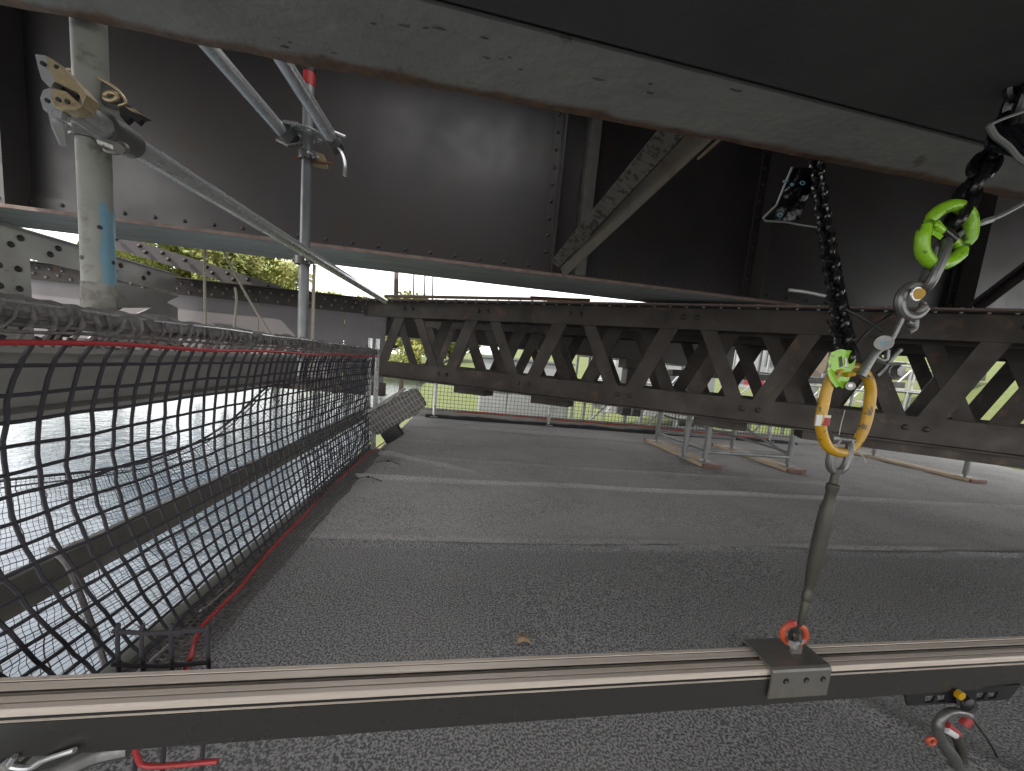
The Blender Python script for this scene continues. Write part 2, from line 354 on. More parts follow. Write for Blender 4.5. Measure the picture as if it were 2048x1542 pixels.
m2.grid(lambda u, v: V((lerp(-4.2, 7, u), lerp(-.9, .950+.055*lerp(-4.2, 7, u), v), 1.95)), 40, 1)
m2.build('cover_plate', 'soffit_dark', og)
MB().bar((-4.2, .963+.055*-4.2, 1.872), (7, .963+.055*7, 1.872), .016, .006).build('seam_shade', 'black', og)  # black strip painting the shade in the gap between the plates
m2 = MB(); m2.box((-4.2, .7, 1.96), (7, .72, 1.97)).build('stay_bar', 'soffit_dark', og)
MB().bar((-4.2, .88, 2.8), (7, 1.36, 2.8), .016, 1.82).build('web', 'soffit_dark', og)
# --- lattice girder
TA, TB = V((-1.3245, 6.085, 0)), V((4.48, 2.56, 0)); TU = (TB-TA).normalized(); TN = V((-TU.y, TU.x, 0))   # TN points away from viewer
if TN.y < 0: TN = -TN
T0, T1 = -.75, 10.4
def tp(t, z, n=0): return TA + TU*t + TN*n + V((0, 0, z))
tr = thing('lattice_girder', tp(3, .73), 'long brown-grey lattice girder with crossed lacing bars running off right', 'lattice girder')
for nm, z0, z1, zf in (('top_chord', 1.635, 1.868, 1.862), ('bottom_chord', .735, .957, .741)):
    c = MB()
    for n_ in (0, .38): c.bar(tp(T0, (z0+z1)/2, n_), tp(T1, (z0+z1)/2, n_), .014, z1-z0)
    c.bar(tp(T0, zf, .0675+.0), tp(T1, zf, .0675), .12, .012) if nm == 'bottom_chord' else c.bar(tp(T0, zf, -.067), tp(T1, zf, -.067), .12, .012)
    ch = c.build(nm, 'truss', tr)
    cv = MB().bar(tp(T0, z1+.008 if nm == 'top_chord' else z0-.008, .19), tp(T1, z1+.008 if nm == 'top_chord' else z0-.008, .19), .64, .014).build('cover_plate', 'rustrim' if nm == 'top_chord' else 'truss', ch)
    r = MB()
    for k in range(9):
        tk = .45+1.27*k if nm == 'top_chord' else 1.13+1.27*k-1.27
        for dt in (-.07, .07): r.dome(tp(tk+dt, (z0+z1)/2+.01, -.007), -TN, .028, .022)
    r.build('rivets', 'truss', ch)
    if nm == 'top_chord':
        r = MB(); t = T0
        while t < T1: r.dome(tp(t, 1.883, -.09), (0, 0, 1), .014, .013); t += .16
        t = T0
        while t < T1: r.dome(tp(t, 1.856, -.095), (0, 0, -1), .013, .012); t += .16
        r.build('rivets', 'palesteel', ch)
for side, n_, off in ((0, .016, 0), (1, .364, .62)):
    for k in range(-1, 9):
        t = .303+1.262*k+off
        if t-.27 > T0:
            MB().bar(tp(t, 1.70, n_), tp(t-.33, .90, n_), .17, .012, TN).build('lacing_bar', 'truss', tr)
        t2 = .602+1.28*k+off
        MB().bar(tp(t2-.02, 1.70, n_+.013), tp(t2+.37, .90, n_+.013), .14, .012, TN).build('lacing_bar', 'truss', tr)
tag(MB().bar(tp(2.6, 1.9025, .32), tp(9.5, 1.9025, .32), .58, .026).build('bearing_strip', 'truss'), 'thin dark packing strip between the lattice top and the big girder', 'packing')
tr2 = copy_tree(tr); tr2.location = V(tr.location)+TN*1.35+TU*.45; tr2['label'] = 'second lattice girder, half hidden directly behind the long front one'
# --- cross plate girder and edge lattice girder on the left
cg = thing('panelled_girder', (-3.2, 6.3, .4), 'grey flat-panelled girder beyond the ropes, left of the lattice', 'girder')
for x0, x1 in ((-9.0, -4.72), (-4.70, -3.25), (-3.24, -1.99), (-1.98, -1.35)):
    MB().box((x0, 6.30, .42), (x1, 6.31, 1.66)).build('panel', 'greypanel', cg)
MB().box((-9, 6.27, .40), (-1.3, 6.299, .60)).box((-9, 6.2, .39), (-1.3, 6.42, .402)).build('bottom_angle', 'truss', cg)
MB().box((-9, 6.26, 1.66), (-1.3, 6.299, 1.88)).box((-9, 6.16, 1.882), (-1.3, 6.5, 1.898)).build('top_angle', 'truss', cg)
r = MB()
for i in range(42):
    x = -7.9+i*.155
    r.dome((x, 6.259, 1.70+.04*(i % 2)), (0, -1, 0), .024)
    if i % 7: r.dome((x+.05, 6.259, 1.82), (0, -1, 0), .024)
r.build('rivets', 'greysteel', cg)
eg = thing('edge_girder', (-4.3, 3, .35), 'light grey riveted girder at the far left with a triangular gusset', 'girder')
ex = -4.25
MB().box((ex-.02, 1.0, 1.66), (ex, 6.1, 1.905)).box((ex-.25, 1.0, 1.905), (ex+.06, 6.1, 1.9175)).build('top_chord', 'palesteel', eg)
MB().box((ex-.02, 1.0, .36), (ex, 6.1, .72)).box((ex-.02, 1.0, .34), (ex+.12, 6.1, .358)).build('bottom_chord', 'palesteel', eg)
def yz(y, z): return (ex+.006, y, z)
mxg = frame((0, 1, 0), (0, 0, 1), (1, 0, 0), (ex+.010, 0, 0))
MB().prism([(2.6, .72), (4.25, .72), (4.25, 1.66), (2.6, 1.66)], .014, mxg).build('gusset_plate', 'palesteel', eg)
MB().prism([(5.0, .72), (6.1, .72), (6.1, 1.45), (5.9, 1.5), (5.0, 1.1), (4.5, .72)], .014, mxg).build('gusset_plate', 'palesteel', eg)
MB().prism([(5.0, 1.62), (5.0, 1.30), (5.7, 1.40), (6.1, 1.62)], .05, mxg).build('end_bracket', 'palesteel', eg)
MB().bar((ex+.0, 4.25, .8), (ex+.0, 5.4, 1.5), .012, .12, (0, -.5, .8)).build('diagonal', 'truss', eg)
r = MB()
for y in (2.9, 3.4, 4.12, 4.45, 5.15, 5.55):
    for z in (1.75, 1.83): r.dome((ex+.001, y+.08*(z > 1.8), z), (1, 0, 0), .030)
for z in (.82, 1.0, 1.18, 1.36, 1.54):
    for y in (4.0, 4.15): r.dome((ex+.018, y, z), (1, 0, 0), .030)
for y in (3, 3.4, 3.8, 4.2, 4.6, 5.0, 5.4): r.dome((ex+.001, y, .62), (1, 0, 0), .026)
r.build('rivets', 'truss', eg)
r = MB()
# rivet rows standing up on the top flange strip of the cross girder, seen against the trees
fs = thing('flange_strip', (-3, 5.2, 1.9), 'pinkish riveted flange strip crossing in front of the sunlit trees', 'steel strip')
A_, B_ = at(215, 478, 5.3), at(560, 585, 6.0)
MB().bar(A_, B_, .02, .20, (0, 0, 1)).build('plate', 'greypanel', fs)
for i in range(8):
    p = A_.lerp(B_, (i+.4)/8); r.dome(p+V((.0, -.02, .04)), (.2, -1, 0), .030)
    if i % 3: r.dome(p+V((.1, -.05, -.045)), (.2, -1, 0), .030)
r.build('rivets', 'truss', fs)
# --- dark far girder and bearing column behind the lattice
fg = thing('far_girder', (3, 8.3, 1.4), 'dark girder seen through the lattice bars, beyond the platform', 'girder')
MB().box((-2.5, 8.3, 1.46), (6.2, 8.34, 2.0)).box((-2.5, 8.1, 1.44), (6.2, 8.5, 1.458)).build('web', 'web', fg)
fc = thing('bearing_column', on(1, 8.0, 1265, 780), 'squat dark grey column standing behind the lattice girder', 'column')
p = on(1, 8.0, 1265, 780)
MB().box((p.x-.22, 7.9, .2), (p.x+.22, 8.2, 1.25), bev=.01).build('shaft', 'web', fc)
MB().box((p.x-.3, 7.85, 1.251), (p.x+.3, 8.25, 1.437)).build('cap', 'truss', fc)
MB().box((p.x-.02, 7.86, .22), (p.x+.02, 7.899, 1.25)).build('rib', 'palesteel', fc)
# ================================================================ scaffold posts and tubes
def vertical(px, py, d): return at(px, py, d)
np_ = thing('scaffold_post', (-1.10, 1.27, 1.03), 'thick worn grey post with a blue painted band, left', 'post')
pb = at(200, 620, 1.12); bx, by = pb.x, pb.y
MB().pipe((bx, by, 1.40), (bx, by, 2.6), .036).build('tube', 'post', np_)
MB().pipe((bx, by, 1.205), (bx, by, 1.40), .0362).build('blue_band', 'post', np_)
# blue paint patch: half shell on the right-facing side
bp = MB(); seg = 14
def half(u, v):
    a = lerp(-.72, .75, u)+.15*noise.noise(V((v*4, 1, 0))); return V((bx+.0372*math.cos(a), by+.0372*math.sin(a), lerp(1.205, 1.42+.03*noise.noise(V((u*3, 0, 0))), v)))
bp.grid(half, 14, 10).build('blue_patch', 'blue', np_)
MB().tube([(bx, by, 1.05), (bx, by, 1.16), (bx, by, 1.205)], [.038, .0385, .0375], 24).build('cement_splash', 'cement', np_)
MB().tube([(bx, by, 1.026), (bx, by, 1.04)], .075, 24).build('foot_plate', 'greysteel', np_)
ob = thing('outer_beam', (-1.2, 1.5, .85), 'pale grey steel beam level with the net top, carrying the thick worn post', 'beam')
MB().box((-1.18, -.6, .85), (-1.165, 2.75, 1.0)).build('web', 'palesteel', ob); MB().box((-1.26, -.6, 1.002), (-1.04, 2.75, 1.018)).build('top_flange', 'palesteel', ob)
MB().box((-1.24, -.6, .832), (-1.09, 2.75, .848)).build('bottom_flange', 'palesteel', ob)
r = MB()
for z, a in ((1.27, -1.9), (1.36, -.7), (1.27, .1)): r.tube([(bx+.035*math.cos(a), by+.035*math.sin(a), z), (bx+.0378*math.cos(a), by+.0378*math.sin(a), z)], .006, 10)
r.build('pin_hole', 'black', np_)
p2 = at(612, 400, 2.6); qx, qy = p2.x, p2.y
sp = thing('scaffold_post', (qx, qy, .86), 'slim galvanised post with a red mark near its top, behind the net', 'post')
MB().pipe((qx, qy, .86), (qx, qy, 3.7), .034).build('tube', 'dullzinc', sp)
z_ = on(1, qy, 617, 172).z; zt_ = on(1, qy, 617, 146).z
MB().tube([(qx, qy, z_), (qx, qy, zt_)], .037, 16).build('red_mark', 'redpaint', sp)
MB().tube([(qx+.055, qy+.03, .9), (qx+.055, qy+.03, 1.66)], .012, 8).build('side_rod', 'rope', sp)
MB().tube([(qx, qy, zt_+.002), (qx, qy, 3.5)], .039, 16).build('top_sleeve', 'black', sp)
# rosette ledger head on second post
def coupler(name, c, ax, r, label, m='greysteel', bolt=(0, 0, 1), group=None):
    c = V(c); ax = V(ax).normalized(); t = thing(name, c, label, 'clamp', group)
    MB().pipe(c-ax*r*.62, c+ax*r*.62, r*1.22, r*1.01).build('clamp_band', m, t)
    u = (V(bolt)-ax*V(bolt).dot(ax)).normalized(); s_ = ax.cross(u)
    MB().box((-r*.5, -r*.3, -r*.18), (r*.5, r*.3, r*.18), frame(ax, u, s_, c+u*r*1.45), bev=r*.05).build('lug', m, t)
    b = MB(); b.tube([c+u*r*1.5-s_*r*1.0, c+u*r*1.5+s_*r*1.25], r*.16, 8); b.hexnut(c+u*r*1.5+s_*r*.45, s_, r*.36, r*.3); b.build('bolt', 'galv', t)
    b = MB().pipe(c-u*r*1.55-s_*r*.3, c-u*r*1.55+s_*r*.3, r*.35, r*.2, 12).build('hinge', m, t)
    return t
coupler('tube_coupler', (qx, qy, 2.36), (0, 0, 1), .042, 'small ring clamp on the slim post where two sloping tubes meet', bolt=(1, -.6, 0))
coupler('tube_coupler', (qx-.005, qy-.02, 1.665), (0, 0, 1), .042, 'clamp joining the long tube to the slim post at the flange', bolt=(1, -.4, 0))
# brass plate clamp below ring
t = thing('beam_clip', at(637, 320, 2.6), 'pale yellow clip plate just under the ring clamp on the slim post', 'clamp')
c0 = at(640, 322, 2.6); MB().prism([(-.05, -.035), (.05, -.035), (.03, .035), (-.05, .05)], .05, frame((1, 0, 0), (0, 0, 1), (0, -1, 0), c0)).build('plate', 'brass', t)
MB().tube([c0+V((-.17, -.03, -.02)), c0+V((.09, -.03, -.02))], .008, 8).build('pin', 'rust', t)
# sloping tubes
def tube_thing(a, b, r, label, m='galv'):
    a, b = V(a), V(b); t = MB().pipe(a, b, r); return tag(t.build('scaffold_tube', m, loc=a), label, 'scaffold tube')
e1, e2 = at(128, 205, .93), at(770, 602, 4.4)
tube_thing(e1, e2, .031, 'long shiny scaffold tube reaching from the near left clamp to the lattice')
dd = (at(575, 275, 2.55)-at(415, 90, 2.0)); tube_thing(at(415, 90, 2.0)-dd*.5, at(575, 275, 2.55), .040, 'sloping dull tube, left one of the pair meeting at the slim post')
dd = (at(672, 290, 2.45)-at(565, 120, 2.0)); tube_thing(at(565, 120, 2.0)-dd*.5, at(672, 290, 2.45), .042, 'sloping tube crossing in front of the slim post, right of the pair')
hd = thing('wedge_head', at(572, 270, 2.5), 'forked tube end with wedge at the foot of the left sloping tube', 'tube end')
c0 = at(578, 272, 2.52)
MB().box((-.05, -.03, -.045), (.05, .03, .045), Matrix.Translation(c0) @ Matrix.Rotation(.6, 4, 'Y'), bev=.012).build('head', 'greysteel', hd)
MB().tube([c0+V((-.06, -.03, -.05)), c0+V((.02, -.05, -.085)), c0+V((.1, -.03, -.05))], .012, 8).build('wedge', 'greysteel', hd)
MB().prism([(-.06, 0), (.06, 0), (.045, .02), (-.045, .02)], .04, Matrix.Translation(c0+V((.03, -.03, .05))) @ Matrix.Rotation(1.57, 4, 'X')).build('lip', 'galv', hd)
hd = thing('wedge_head', at(670, 285, 2.42), 'forked tube end with curved grey tail right of the slim post', 'tube end')
c0 = at(668, 286, 2.42)
MB().box((-.05, -.035, -.04), (.05, .035, .04), Matrix.Translation(c0) @ Matrix.Rotation(.9, 4, 'Y'), bev=.012).build('head', 'greysteel', hd)
MB().tube(curve([c0, at(683, 305, 2.4), at(690, 330, 2.4), at(689, 352, 2.4)]), .013, 8, flat=.5).build('tail', 'galv', hd)
MB().tube([c0+V((.0, -.03, .05)), c0+V((.08, -.03, .03))], .012, 8).build('wedge', 'galv', hd)
# rosette disc
t = thing('rosette_disc', at(622, 262, 2.52), 'flat slotted disc ring round the slim post', 'disc')
rc = V((qx, qy, on(1, qy, 612, 268).z))
MB().plate_holes(circ(0, 0, .105, 24), [circ(0, 0, .043, 16)]+[circ(.075*math.cos(a), .075*math.sin(a), .017, 8) for a in (.4, 1.6, 2.8, 4.0, 5.2)], .01, frame((1, 0, 0), (0, 1, 0), (0, 0, 1), rc)).build('disc', 'galv', t)
# ---- near clamp assembly on thick post
ax = (e2-e1).normalized()
tc = thing('tube_end_cup', e1, 'brassy forked cup on the near end of the long tube', 'tube end')
side = V((0, 0, 1)).cross(ax).normalized(); upv = ax.cross(side).normalized()
if upv.z < 0: upv = -upv
fr = frame(side, upv, -ax, e1)
def pr(poly, off, t, name, m): MB().prism(poly, t, fr @ Matrix.Translation(V((0, 0, off)))).build(name, m, tc)
# upper jaw (long plate), lower jaw, connecting throat
jaw = lambda pts: [at(x, y, d) for x, y, d in pts]
def slab(name, m, pts, d, off):                            # closed plate through photograph points at depth d, thickness vector off
    b = MB(); A = [b.b.verts.new(at(x, y, d)) for x, y in pts]; B = [b.b.verts.new(at(x, y, d)+off) for x, y in pts]
    b.b.faces.new(A); b.b.faces.new(B[::-1]); n = len(pts)
    for i in range(n): b.b.faces.new((A[i], A[(i+1) % n], B[(i+1) % n], B[i]))
    return b.build(name, m, tc, smooth=False)
slab('upper_jaw', 'brass', [(91, 111), (108, 120), (128, 142), (152, 166), (173, 190), (165, 212), (159, 190), (152, 183), (110, 163), (100, 140)], .86, ax*.030)
slab('jaw_plate', 'galv', [(70, 108), (91, 111), (100, 140), (110, 163), (99, 175), (83, 158), (76, 135)], .865, ax*.026)
slab('lower_jaw', 'brass', [(106, 176), (132, 183), (165, 213), (150, 220), (125, 219), (110, 214), (102, 195)], .87, ax*.030)
slab('throat', 'black', [(112, 164), (152, 184), (159, 206), (135, 192), (110, 176)], .882, ax*.02)
slab('side_plate', 'galv', [(99, 176), (106, 178), (101, 196), (110, 215), (125, 222), (122, 236), (104, 234), (86, 218), (80, 196), (86, 180)], .885, ax*.02)
r = MB()
for x, y in ((112, 133), (84, 126), (93, 200), (115, 198), (133, 202)):
    c = at(x, y, .8585); r.tube([c, c+ax*.004], .005, 8)
r.build('pin_hole', 'black', tc)
MB().tube(curve([at(108, 230, .9), at(116, 250, .9), at(122, 275, .9), at(130, 292, .9)]), [.012]*12+[.009]*13, 8, flat=.5).build('wedge_pin', 'galv', tc) if False else MB().tube([at(112, 232, .9), at(118, 262, .9), at(128, 294, .9)], [.012, .011, .006], 8, flat=.45).build('wedge_pin', 'galv', tc)
MB().tube([at(125, 245, .93), at(138, 256, .93)], .007, 8).build('bolt', 'palesteel', tc)
# ring / gusset arm behind tube, resting on the post
ra = thing('post_clamp', (bx, by, 1.65), 'dark clamp gripping the thick post and the long tube, with toothed wedge', 'clamp')
def slab2(name, m, pts, d, off, par):
    b = MB(); A = [b.b.verts.new(at(x, y, d)) for x, y in pts]; B = [b.b.verts.new(at(x, y, d)+V(off)) for x, y in pts]
    b.b.faces.new(A); b.b.faces.new(B[::-1]); n = len(pts)
    for i in range(n): b.b.faces.new((A[i], A[(i+1) % n], B[(i+1) % n], B[i]))
    return b.build(name, m, par, smooth=False)
slab2('rosette_arm', 'greysteel', [(130, 138), (165, 142), (200, 158), (232, 178), (253, 203), (246, 213), (222, 208), (190, 195), (160, 172)], 1.04, (0, .01, -.01), ra)
MB().tube(curve([at(134, 138, 1.035), at(170, 143, 1.035), at(205, 160, 1.03), (at(235, 180, 1.03)), at(252, 204, 1.03), at(238, 212, 1.03)]), .0035, 8).build('rim', 'brass', ra)
MB().tube([at(222+13*math.cos(a), 193+8*math.sin(a), 1.028) for a in [i*math.pi/9 for i in range(18)]], .0055, 8, closed=True).build('eye', 'brass', ra)
cc = e1.lerp(e2, (at(238, 262, 1.05)-e1).length/(e2-e1).length*.9)
# place the band at the point of the tube that projects near (240,262)
best = min((abs((CM.to_3x3().inverted() @ (e1.lerp(e2, t)-CP)).x/-(CM.to_3x3().inverted() @ (e1.lerp(e2, t)-CP)).z*FPX+PX0-240), t) for t in [i/2000 for i in range(400)])
cc = e1.lerp(e2, best[1])
MB().pipe(cc-ax*.055, cc+ax*.035, .040, .0315).build('tube_band', 'greysteel', ra)
MB().pipe((bx, by, cc.z-.03), (bx, by, cc.z+.05), .047, .0365).build('post_band', 'greysteel', ra)
MB().tube([at(232+22*math.cos(a), 296+9*math.sin(a), 1.0) for a in [i*math.pi/9 for i in range(18)]], .006, 8, closed=True).build('bolt_eye', 'galvdark', ra)
MB().tube([at(205, 285, 1.02), at(238, 297, .98)], .012, 8).build('bolt', 'galvdark', ra)
slab2('toothed_wedge', 'black', [(238, 210), (262, 212), (272, 222), (280, 222), (296, 236), (284, 238), (276, 248), (262, 236), (252, 246), (240, 232)], 1.03, (0, .012, 0), ra)
slab2('wedge_edge', 'brass', [(248, 212), (270, 218), (296, 236), (280, 228), (262, 222)], 1.026, (0, .003, 0), ra)
# near red-free short stub and ropes
for pts, lab in (((( 410, 498), (409, 560), (411, 655)), 'straight pale rope hanging left of the other two ropes'),
                 (((470, 575), (473, 600), (468, 655)), 'short kinked pale rope hanging in the middle'),
                 (((445, 498), (490, 585), (540, 667)), 'pale rope slanting down to the right behind the net')):
    tag(MB().tube(curve([on(1, 4.5, x, y) for x, y in pts], 6), .013, 8).build('rope', 'rope'), lab, 'rope')
# ================================================================ safety net
def xl(y): return -.925-.0135*max(0, y-1)
def netS(y0, v):
    k = math.exp(-max(0, y0-.6)*.9)
    x = xl(y0)-(.035+.10*k)*math.sin(math.pi*min(1, v**.75))+.012*noise.noise(V((y0*1.6, v*2.2, 4)))
    y = y0+(.05+.20*k)*v**1.6+.007*noise.noise(V((y0*3, v*3, 9)))
    z = 1.045-.0*y0-v*(1.045-.055)-.035*k*math.sin(math.pi*v)+.007*noise.noise(V((y0*2.1, v*4, 14)))
    return V((x, y, z))
sn = thing('safety_net', (-.93, 2.2, 0), 'black square-mesh safety net along the left edge of the platform', 'net')
m = MB(); ys = []; y = .25
while y < 4.1: ys.append(y); y += .062
for y in ys: m.tube([netS(y+.004*random.uniform(-1, 1), j/22) for j in range(23)], .0050, 5)
for j in range(1, 17):
    v = j/16.5; m.tube([netS(.25+i*.0309, v+.006*noise.noise(V((i*.2, j, 0)))) for i in range(int((4.12-.25)/.0309))], .0050, 5)
m.build('mesh_cords', 'net', sn)
m = MB(); y = 2.45                                          # second overlapping layer at the far end
while y < 4.1:
    m.tube([netS(y, j/14)+V((-.035-.01*math.sin(j), 0, 0)) for j in range(15)], .0034, 4); y += .05
for j in range(1, 20): m.tube([netS(2.45+i*.055, j/20)+V((-.035, .01*math.sin(i), 0)) for i in range(30)], .0034, 4)
m.build('overlap_cords', 'net', sn)
# gathered hem: crumpled roll over a wire
def hem(u, v):
    y = lerp(.25, 4.13, u); a = 2*math.pi*v
    n_ = noise.noise(V((y*9, math.cos(a)*1.2, math.sin(a)*1.2)))+.6*noise.noise(V((y*26, math.cos(a)*2, math.sin(a)*2)))
    f = .027+.012*n_; f *= lerp(1, .55, u)
    drop = .02*noise.noise(V((y*6, 2, 0)))
    return V((xl(y)+f*math.cos(a)*.8, y, 1.098+drop*.3+f*math.sin(a)*1.15))
m = MB().grid(hem, 620, 12); bmesh.ops.remove_doubles(m.b, verts=m.b.verts, dist=1e-5)
m.build('hem', 'nethem', sn)
m = MB(); y = .25
while y < 4.12:                                             # gathers pulled over the top wire
    k = random.uniform(-.02, .02); r_ = random.uniform(.003, .0065)
    m.tube([V((xl(y)+.018, y+k, 1.108)), V((xl(y)+.024, y, 1.08)), V((xl(y)+.008, y-k*.7, 1.055)), netS(y-k*.5, .02)], [r_, r_*1.2, r_, .004], 5); y += random.uniform(.016, .045)
for zz in (1.085, 1.07, 1.058): m.tube([V((xl(y)+.012+.01*noise.noise(V((y*8, zz*9, 0))), y, zz+.008*noise.noise(V((y*6, zz*30, 2))))) for y in [.25+i*.03 for i in range(129)]], .004, 5)
m.build('gathers', 'nethem', sn)
tag(MB().tube([V((xl(y)+.014, y, 1.112+.002*math.sin(y*9))) for y in [.2+i*.1 for i in range(40)]], .0035, 6).build('head_wire', 'galv'), 'thin pale wire along the crest of the net hem', 'wire')
tag(MB().tube([V((xl(y)+.016, y, 1.035+.007*noise.noise(V((y*2, 0, 0)))+.003*math.sin(y*7))) for y in [.2+i*.06 for i in range(66)]], .0062, 8).build('red_cord', 'redcord'), 'red cord threaded along the top of the net', 'cord')
rcp = [(372, 1340), (388, 1290), (402, 1255), (440, 1215), (480, 1175), (520, 1125), (560, 1080), (600, 1040), (650, 985), (700, 940), (740, 905), (775, 880), (800, 862)]
def edgepts(x, y, z=.045): return on(2, z, x, y)
tag(MB().tube(curve([edgepts(*q) for q in rcp], 5), .0068, 8).build('red_cord', 'redcord'), 'red cord laced along the bottom of the net', 'cord')
# inner fringe: dense skirt of net lying on the felt
def skirt(u, v):
    y = lerp(.95, 4.15, u); return V((xl(y)+.0+lerp(-.02, .11+.03*noise.noise(V((y*4, 0, 0))), v), y, .05*(1-v)**1.2+.010+.008*noise.noise(V((y*9, v*4, 0)))))
m = MB()
for j in range(9): m.tube([skirt(i/160, j/8) for i in range(161)], .0028, 4)
for i in range(0, 161): m.tube([skirt(min(1, i/160+.003*j), j/8) for j in range(9)], .0022, 4)
m.build('skirt_cords', 'nethem', sn)
# far net post and fold
for (px_, lab) in ((733, 'twin grey slotted net post, left half, at the far end of the net'), (748, 'twin grey slotted net post, right half, at the far end of the net')):
    p = on(2, .0, px_, 905); p.z = 0
    b = MB(); b.box((p.x-.02, 4.08, -.1), (p.x+.02, 4.10, 1.22)); b.box((p.x-.02, 4.06, -.1), (p.x-.016, 4.08, 1.22)).box((p.x+.016, 4.06, -.1), (p.x+.02, 4.08, 1.22))
    tag(b.build('net_post', 'galv'), lab, 'post')
# edge board, ledger, fine net beneath
tag(MB().box((-1.035, .2, -.13), (-.985, 4.4, .045), bev=.006).box((-.984, .2, -.12), (-.90, 4.4, -.018)).build('edge_board', 'post'), 'long grey edge board under the bottom of the net', 'board')
m = MB()
for yy in (.98, 1.32): m.tube(curve([(-.98, yy, .05), (-.955, yy+.10, .055), (-.93, yy+.13, .05), (-.92, yy+.3, .05)]), .004, 6)
tag(m.build('edge_wire', 'galv'), 'bent pale wire lying on the edge board near the lattice beam', 'wire')
tag(MB().box((-1.34, -.3, .19), (-1.29, 5.4, .315), bev=.01).build('outer_ledger', 'galvdark'), 'grey box ledger outside the net, at shin height', 'ledger')
rope_px = [(-250, 1010, 2.3), (0, 962, 2.6), (200, 940, 3.0), (330, 912, 3.3), (450, 850, 3.8), (552, 755, 4.3)]
RP = [at(*q) for q in rope_px]; RC = curve(RP, 10)
def fine(u, v):
    i = u*(len(RC)-1); k = min(int(i), len(RC)-2); o = RC[k].lerp(RC[k+1], i-k)
    inn = V((-1.0, lerp(.1, 4.35, u), -.16)); p = inn.lerp(o, v); p.z -= .38*math.sin(math.pi*v)*(1-.6*u); p += V((.012*noise.noise(V((u*30, v*30, 5))), .016*noise.noise(V((u*24, v*20, 8))), .05*noise.noise(V((u*6, v*6, 0))))); return p
fn = thing('debris_net', (-2, 2, -.4), 'fine grey mesh sagging below and outside the platform edge over the water', 'net')
m = MB(); NU, NV = 110, 62
for i in range(NU+1): m.tube([fine(i/NU, j/48) for j in range(49)], .0016 if i % 5 else .0034, 3, caps=False)
for j in range(NV+1): m.tube([fine(i/90, j/NV) for i in range(91)], .0016 if j % 5 else .0034, 3, caps=False)
m.build('mesh_cords', 'finenet', fn)
MB().tube(RC, .012, 6).tube([p+V((0, 0, -.05)) for p in RC[10:]], .006, 5).build('border_rope', 'net', fn)
for i in range(3):
    q = [(130, 1140, 1.15), (170, 1230, 1.2), (215, 1330, 1.25)]
tag(MB().tube(curve([at(*p) for p in ((100, 1098, 1.22), (135, 1130, 1.16), (165, 1200, 1.15), (195, 1280, 1.16), (215, 1345, 1.18))]), .008, 7).build('rope', 'nethem'), 'dark knotted rope hanging down inside the lower left mesh', 'rope')
# bundle of folded net at the far end of the fence
bu = thing('folded_net_bundle', at(800, 850, 4.0), 'folded grey plastic-mesh bundle leaning beyond the end of the net', 'net bundle')
c0 = at(795, 822, 4.05)
fx = (at(845, 790, 4.0)-at(745, 850, 4.0)).normalized(); fz = V((0, -1, 0)); fy = fz.cross(fx).normalized()
mx = frame(fx, fy, fx.cross(fy), c0)
m = MB()
def lump(u, v):
    a = 2*math.pi*v; s_ = lerp(-.33, .30, u); rr = .135*(.9+.25*noise.noise(V((u*7, math.cos(a)*2, math.sin(a)*2))))*(1-.25*abs(2*u-1)**4)
    return mx @ V((s_, rr*1.05*max(-1, min(1, 1.25*math.sin(a))), rr*.8*max(-1, min(1, 1.25*math.cos(a)))))
m.grid(lump, 24, 18); bmesh.ops.remove_doubles(m.b, verts=m.b.verts, dist=1e-5); m.build('core', 'nethem', bu)
m = MB()
for i in range(16): m.tube([lump((i+.5)/16, j/18)*1.0+fz*.004 for j in range(19)], .005, 4)
for j in range(14): m.tube([lump(i/12, j/14)+fz*.004 for i in range(13)], .005, 4)
m.build('mesh_cords', 'palesteel', bu)
MB().tube([mx @ V((-.3, .15, .1)), mx @ V((.22, .16, .1))], .014, 8).build('rail', 'palesteel', bu)
tag(MB().box((-.09, -.06, -.05), (.09, .06, .05), frame(fx, fy, fx.cross(fy), at(785, 868, 3.7)), bev=.01).build('black_block', 'black'), 'small black block under the folded bundle by the red cord', 'block')
for q in ((735, 960), (775, 927), (800, 862)):
    p = on(2, .012, *q); tag(MB().tube(curve([p+V((-.12, 0, 0)), p+V((0, .02, .02)), p+V((.12, -.01, 0))]), [.004]*8+[.012]*1+[.004]*8, 6, flat=.5).build('felt_scrap', 'tarp'),
        {735: 'lowest sliver of black felt beside the net foot', 775: 'middle sliver of black felt beside the net foot', 800: 'sliver of black felt right below the folded bundle'}[q[0]], 'scrap')
# ================================================================ foreground aluminium beam
SK, BY = .046, .766
ab = thing('aluminium_beam', (0, .77, .25), 'grooved aluminium beam crossing the whole foreground', 'beam')
prof = [(0, .336), (.004, .334), (.004, .327), (0, .3255), (0, .252), (.003, .25), (.080, .25), (.083, .252), (.083, .3255), (.079, .327), (.079, .334), (.083, .336), (.083, .347), (.080, .350),
        (.0705, .350), (.0695, .346), (.0675, .346), (.0665, .349), (.052, .3475), (.044, .342), (.0425, .336), (.035, .336), (.0335, .349), (.032, .350), (.0195, .350), (.0185, .345), (.0160, .345), (.015, .350), (.003, .350), (0, .347)]
def extrude(prof, x0, x1, name, m, par):
    b = MB(); R = []
    for x in (x0, x1): R.append([b.b.verts.new((x, BY+SK*x+y, z)) for y, z in prof])
    n = len(prof)
    for i in range(n): b.b.faces.new((R[0][i], R[0][(i+1) % n], R[1][(i+1) % n], R[1][i]))
    b.b.faces.new(R[0][::-1]); b.b.faces.new(R[1]); return b.build(name, m, par, ang=20)
extrude(prof, -1.25, 3.2, 'extrusion', 'alu', ab)
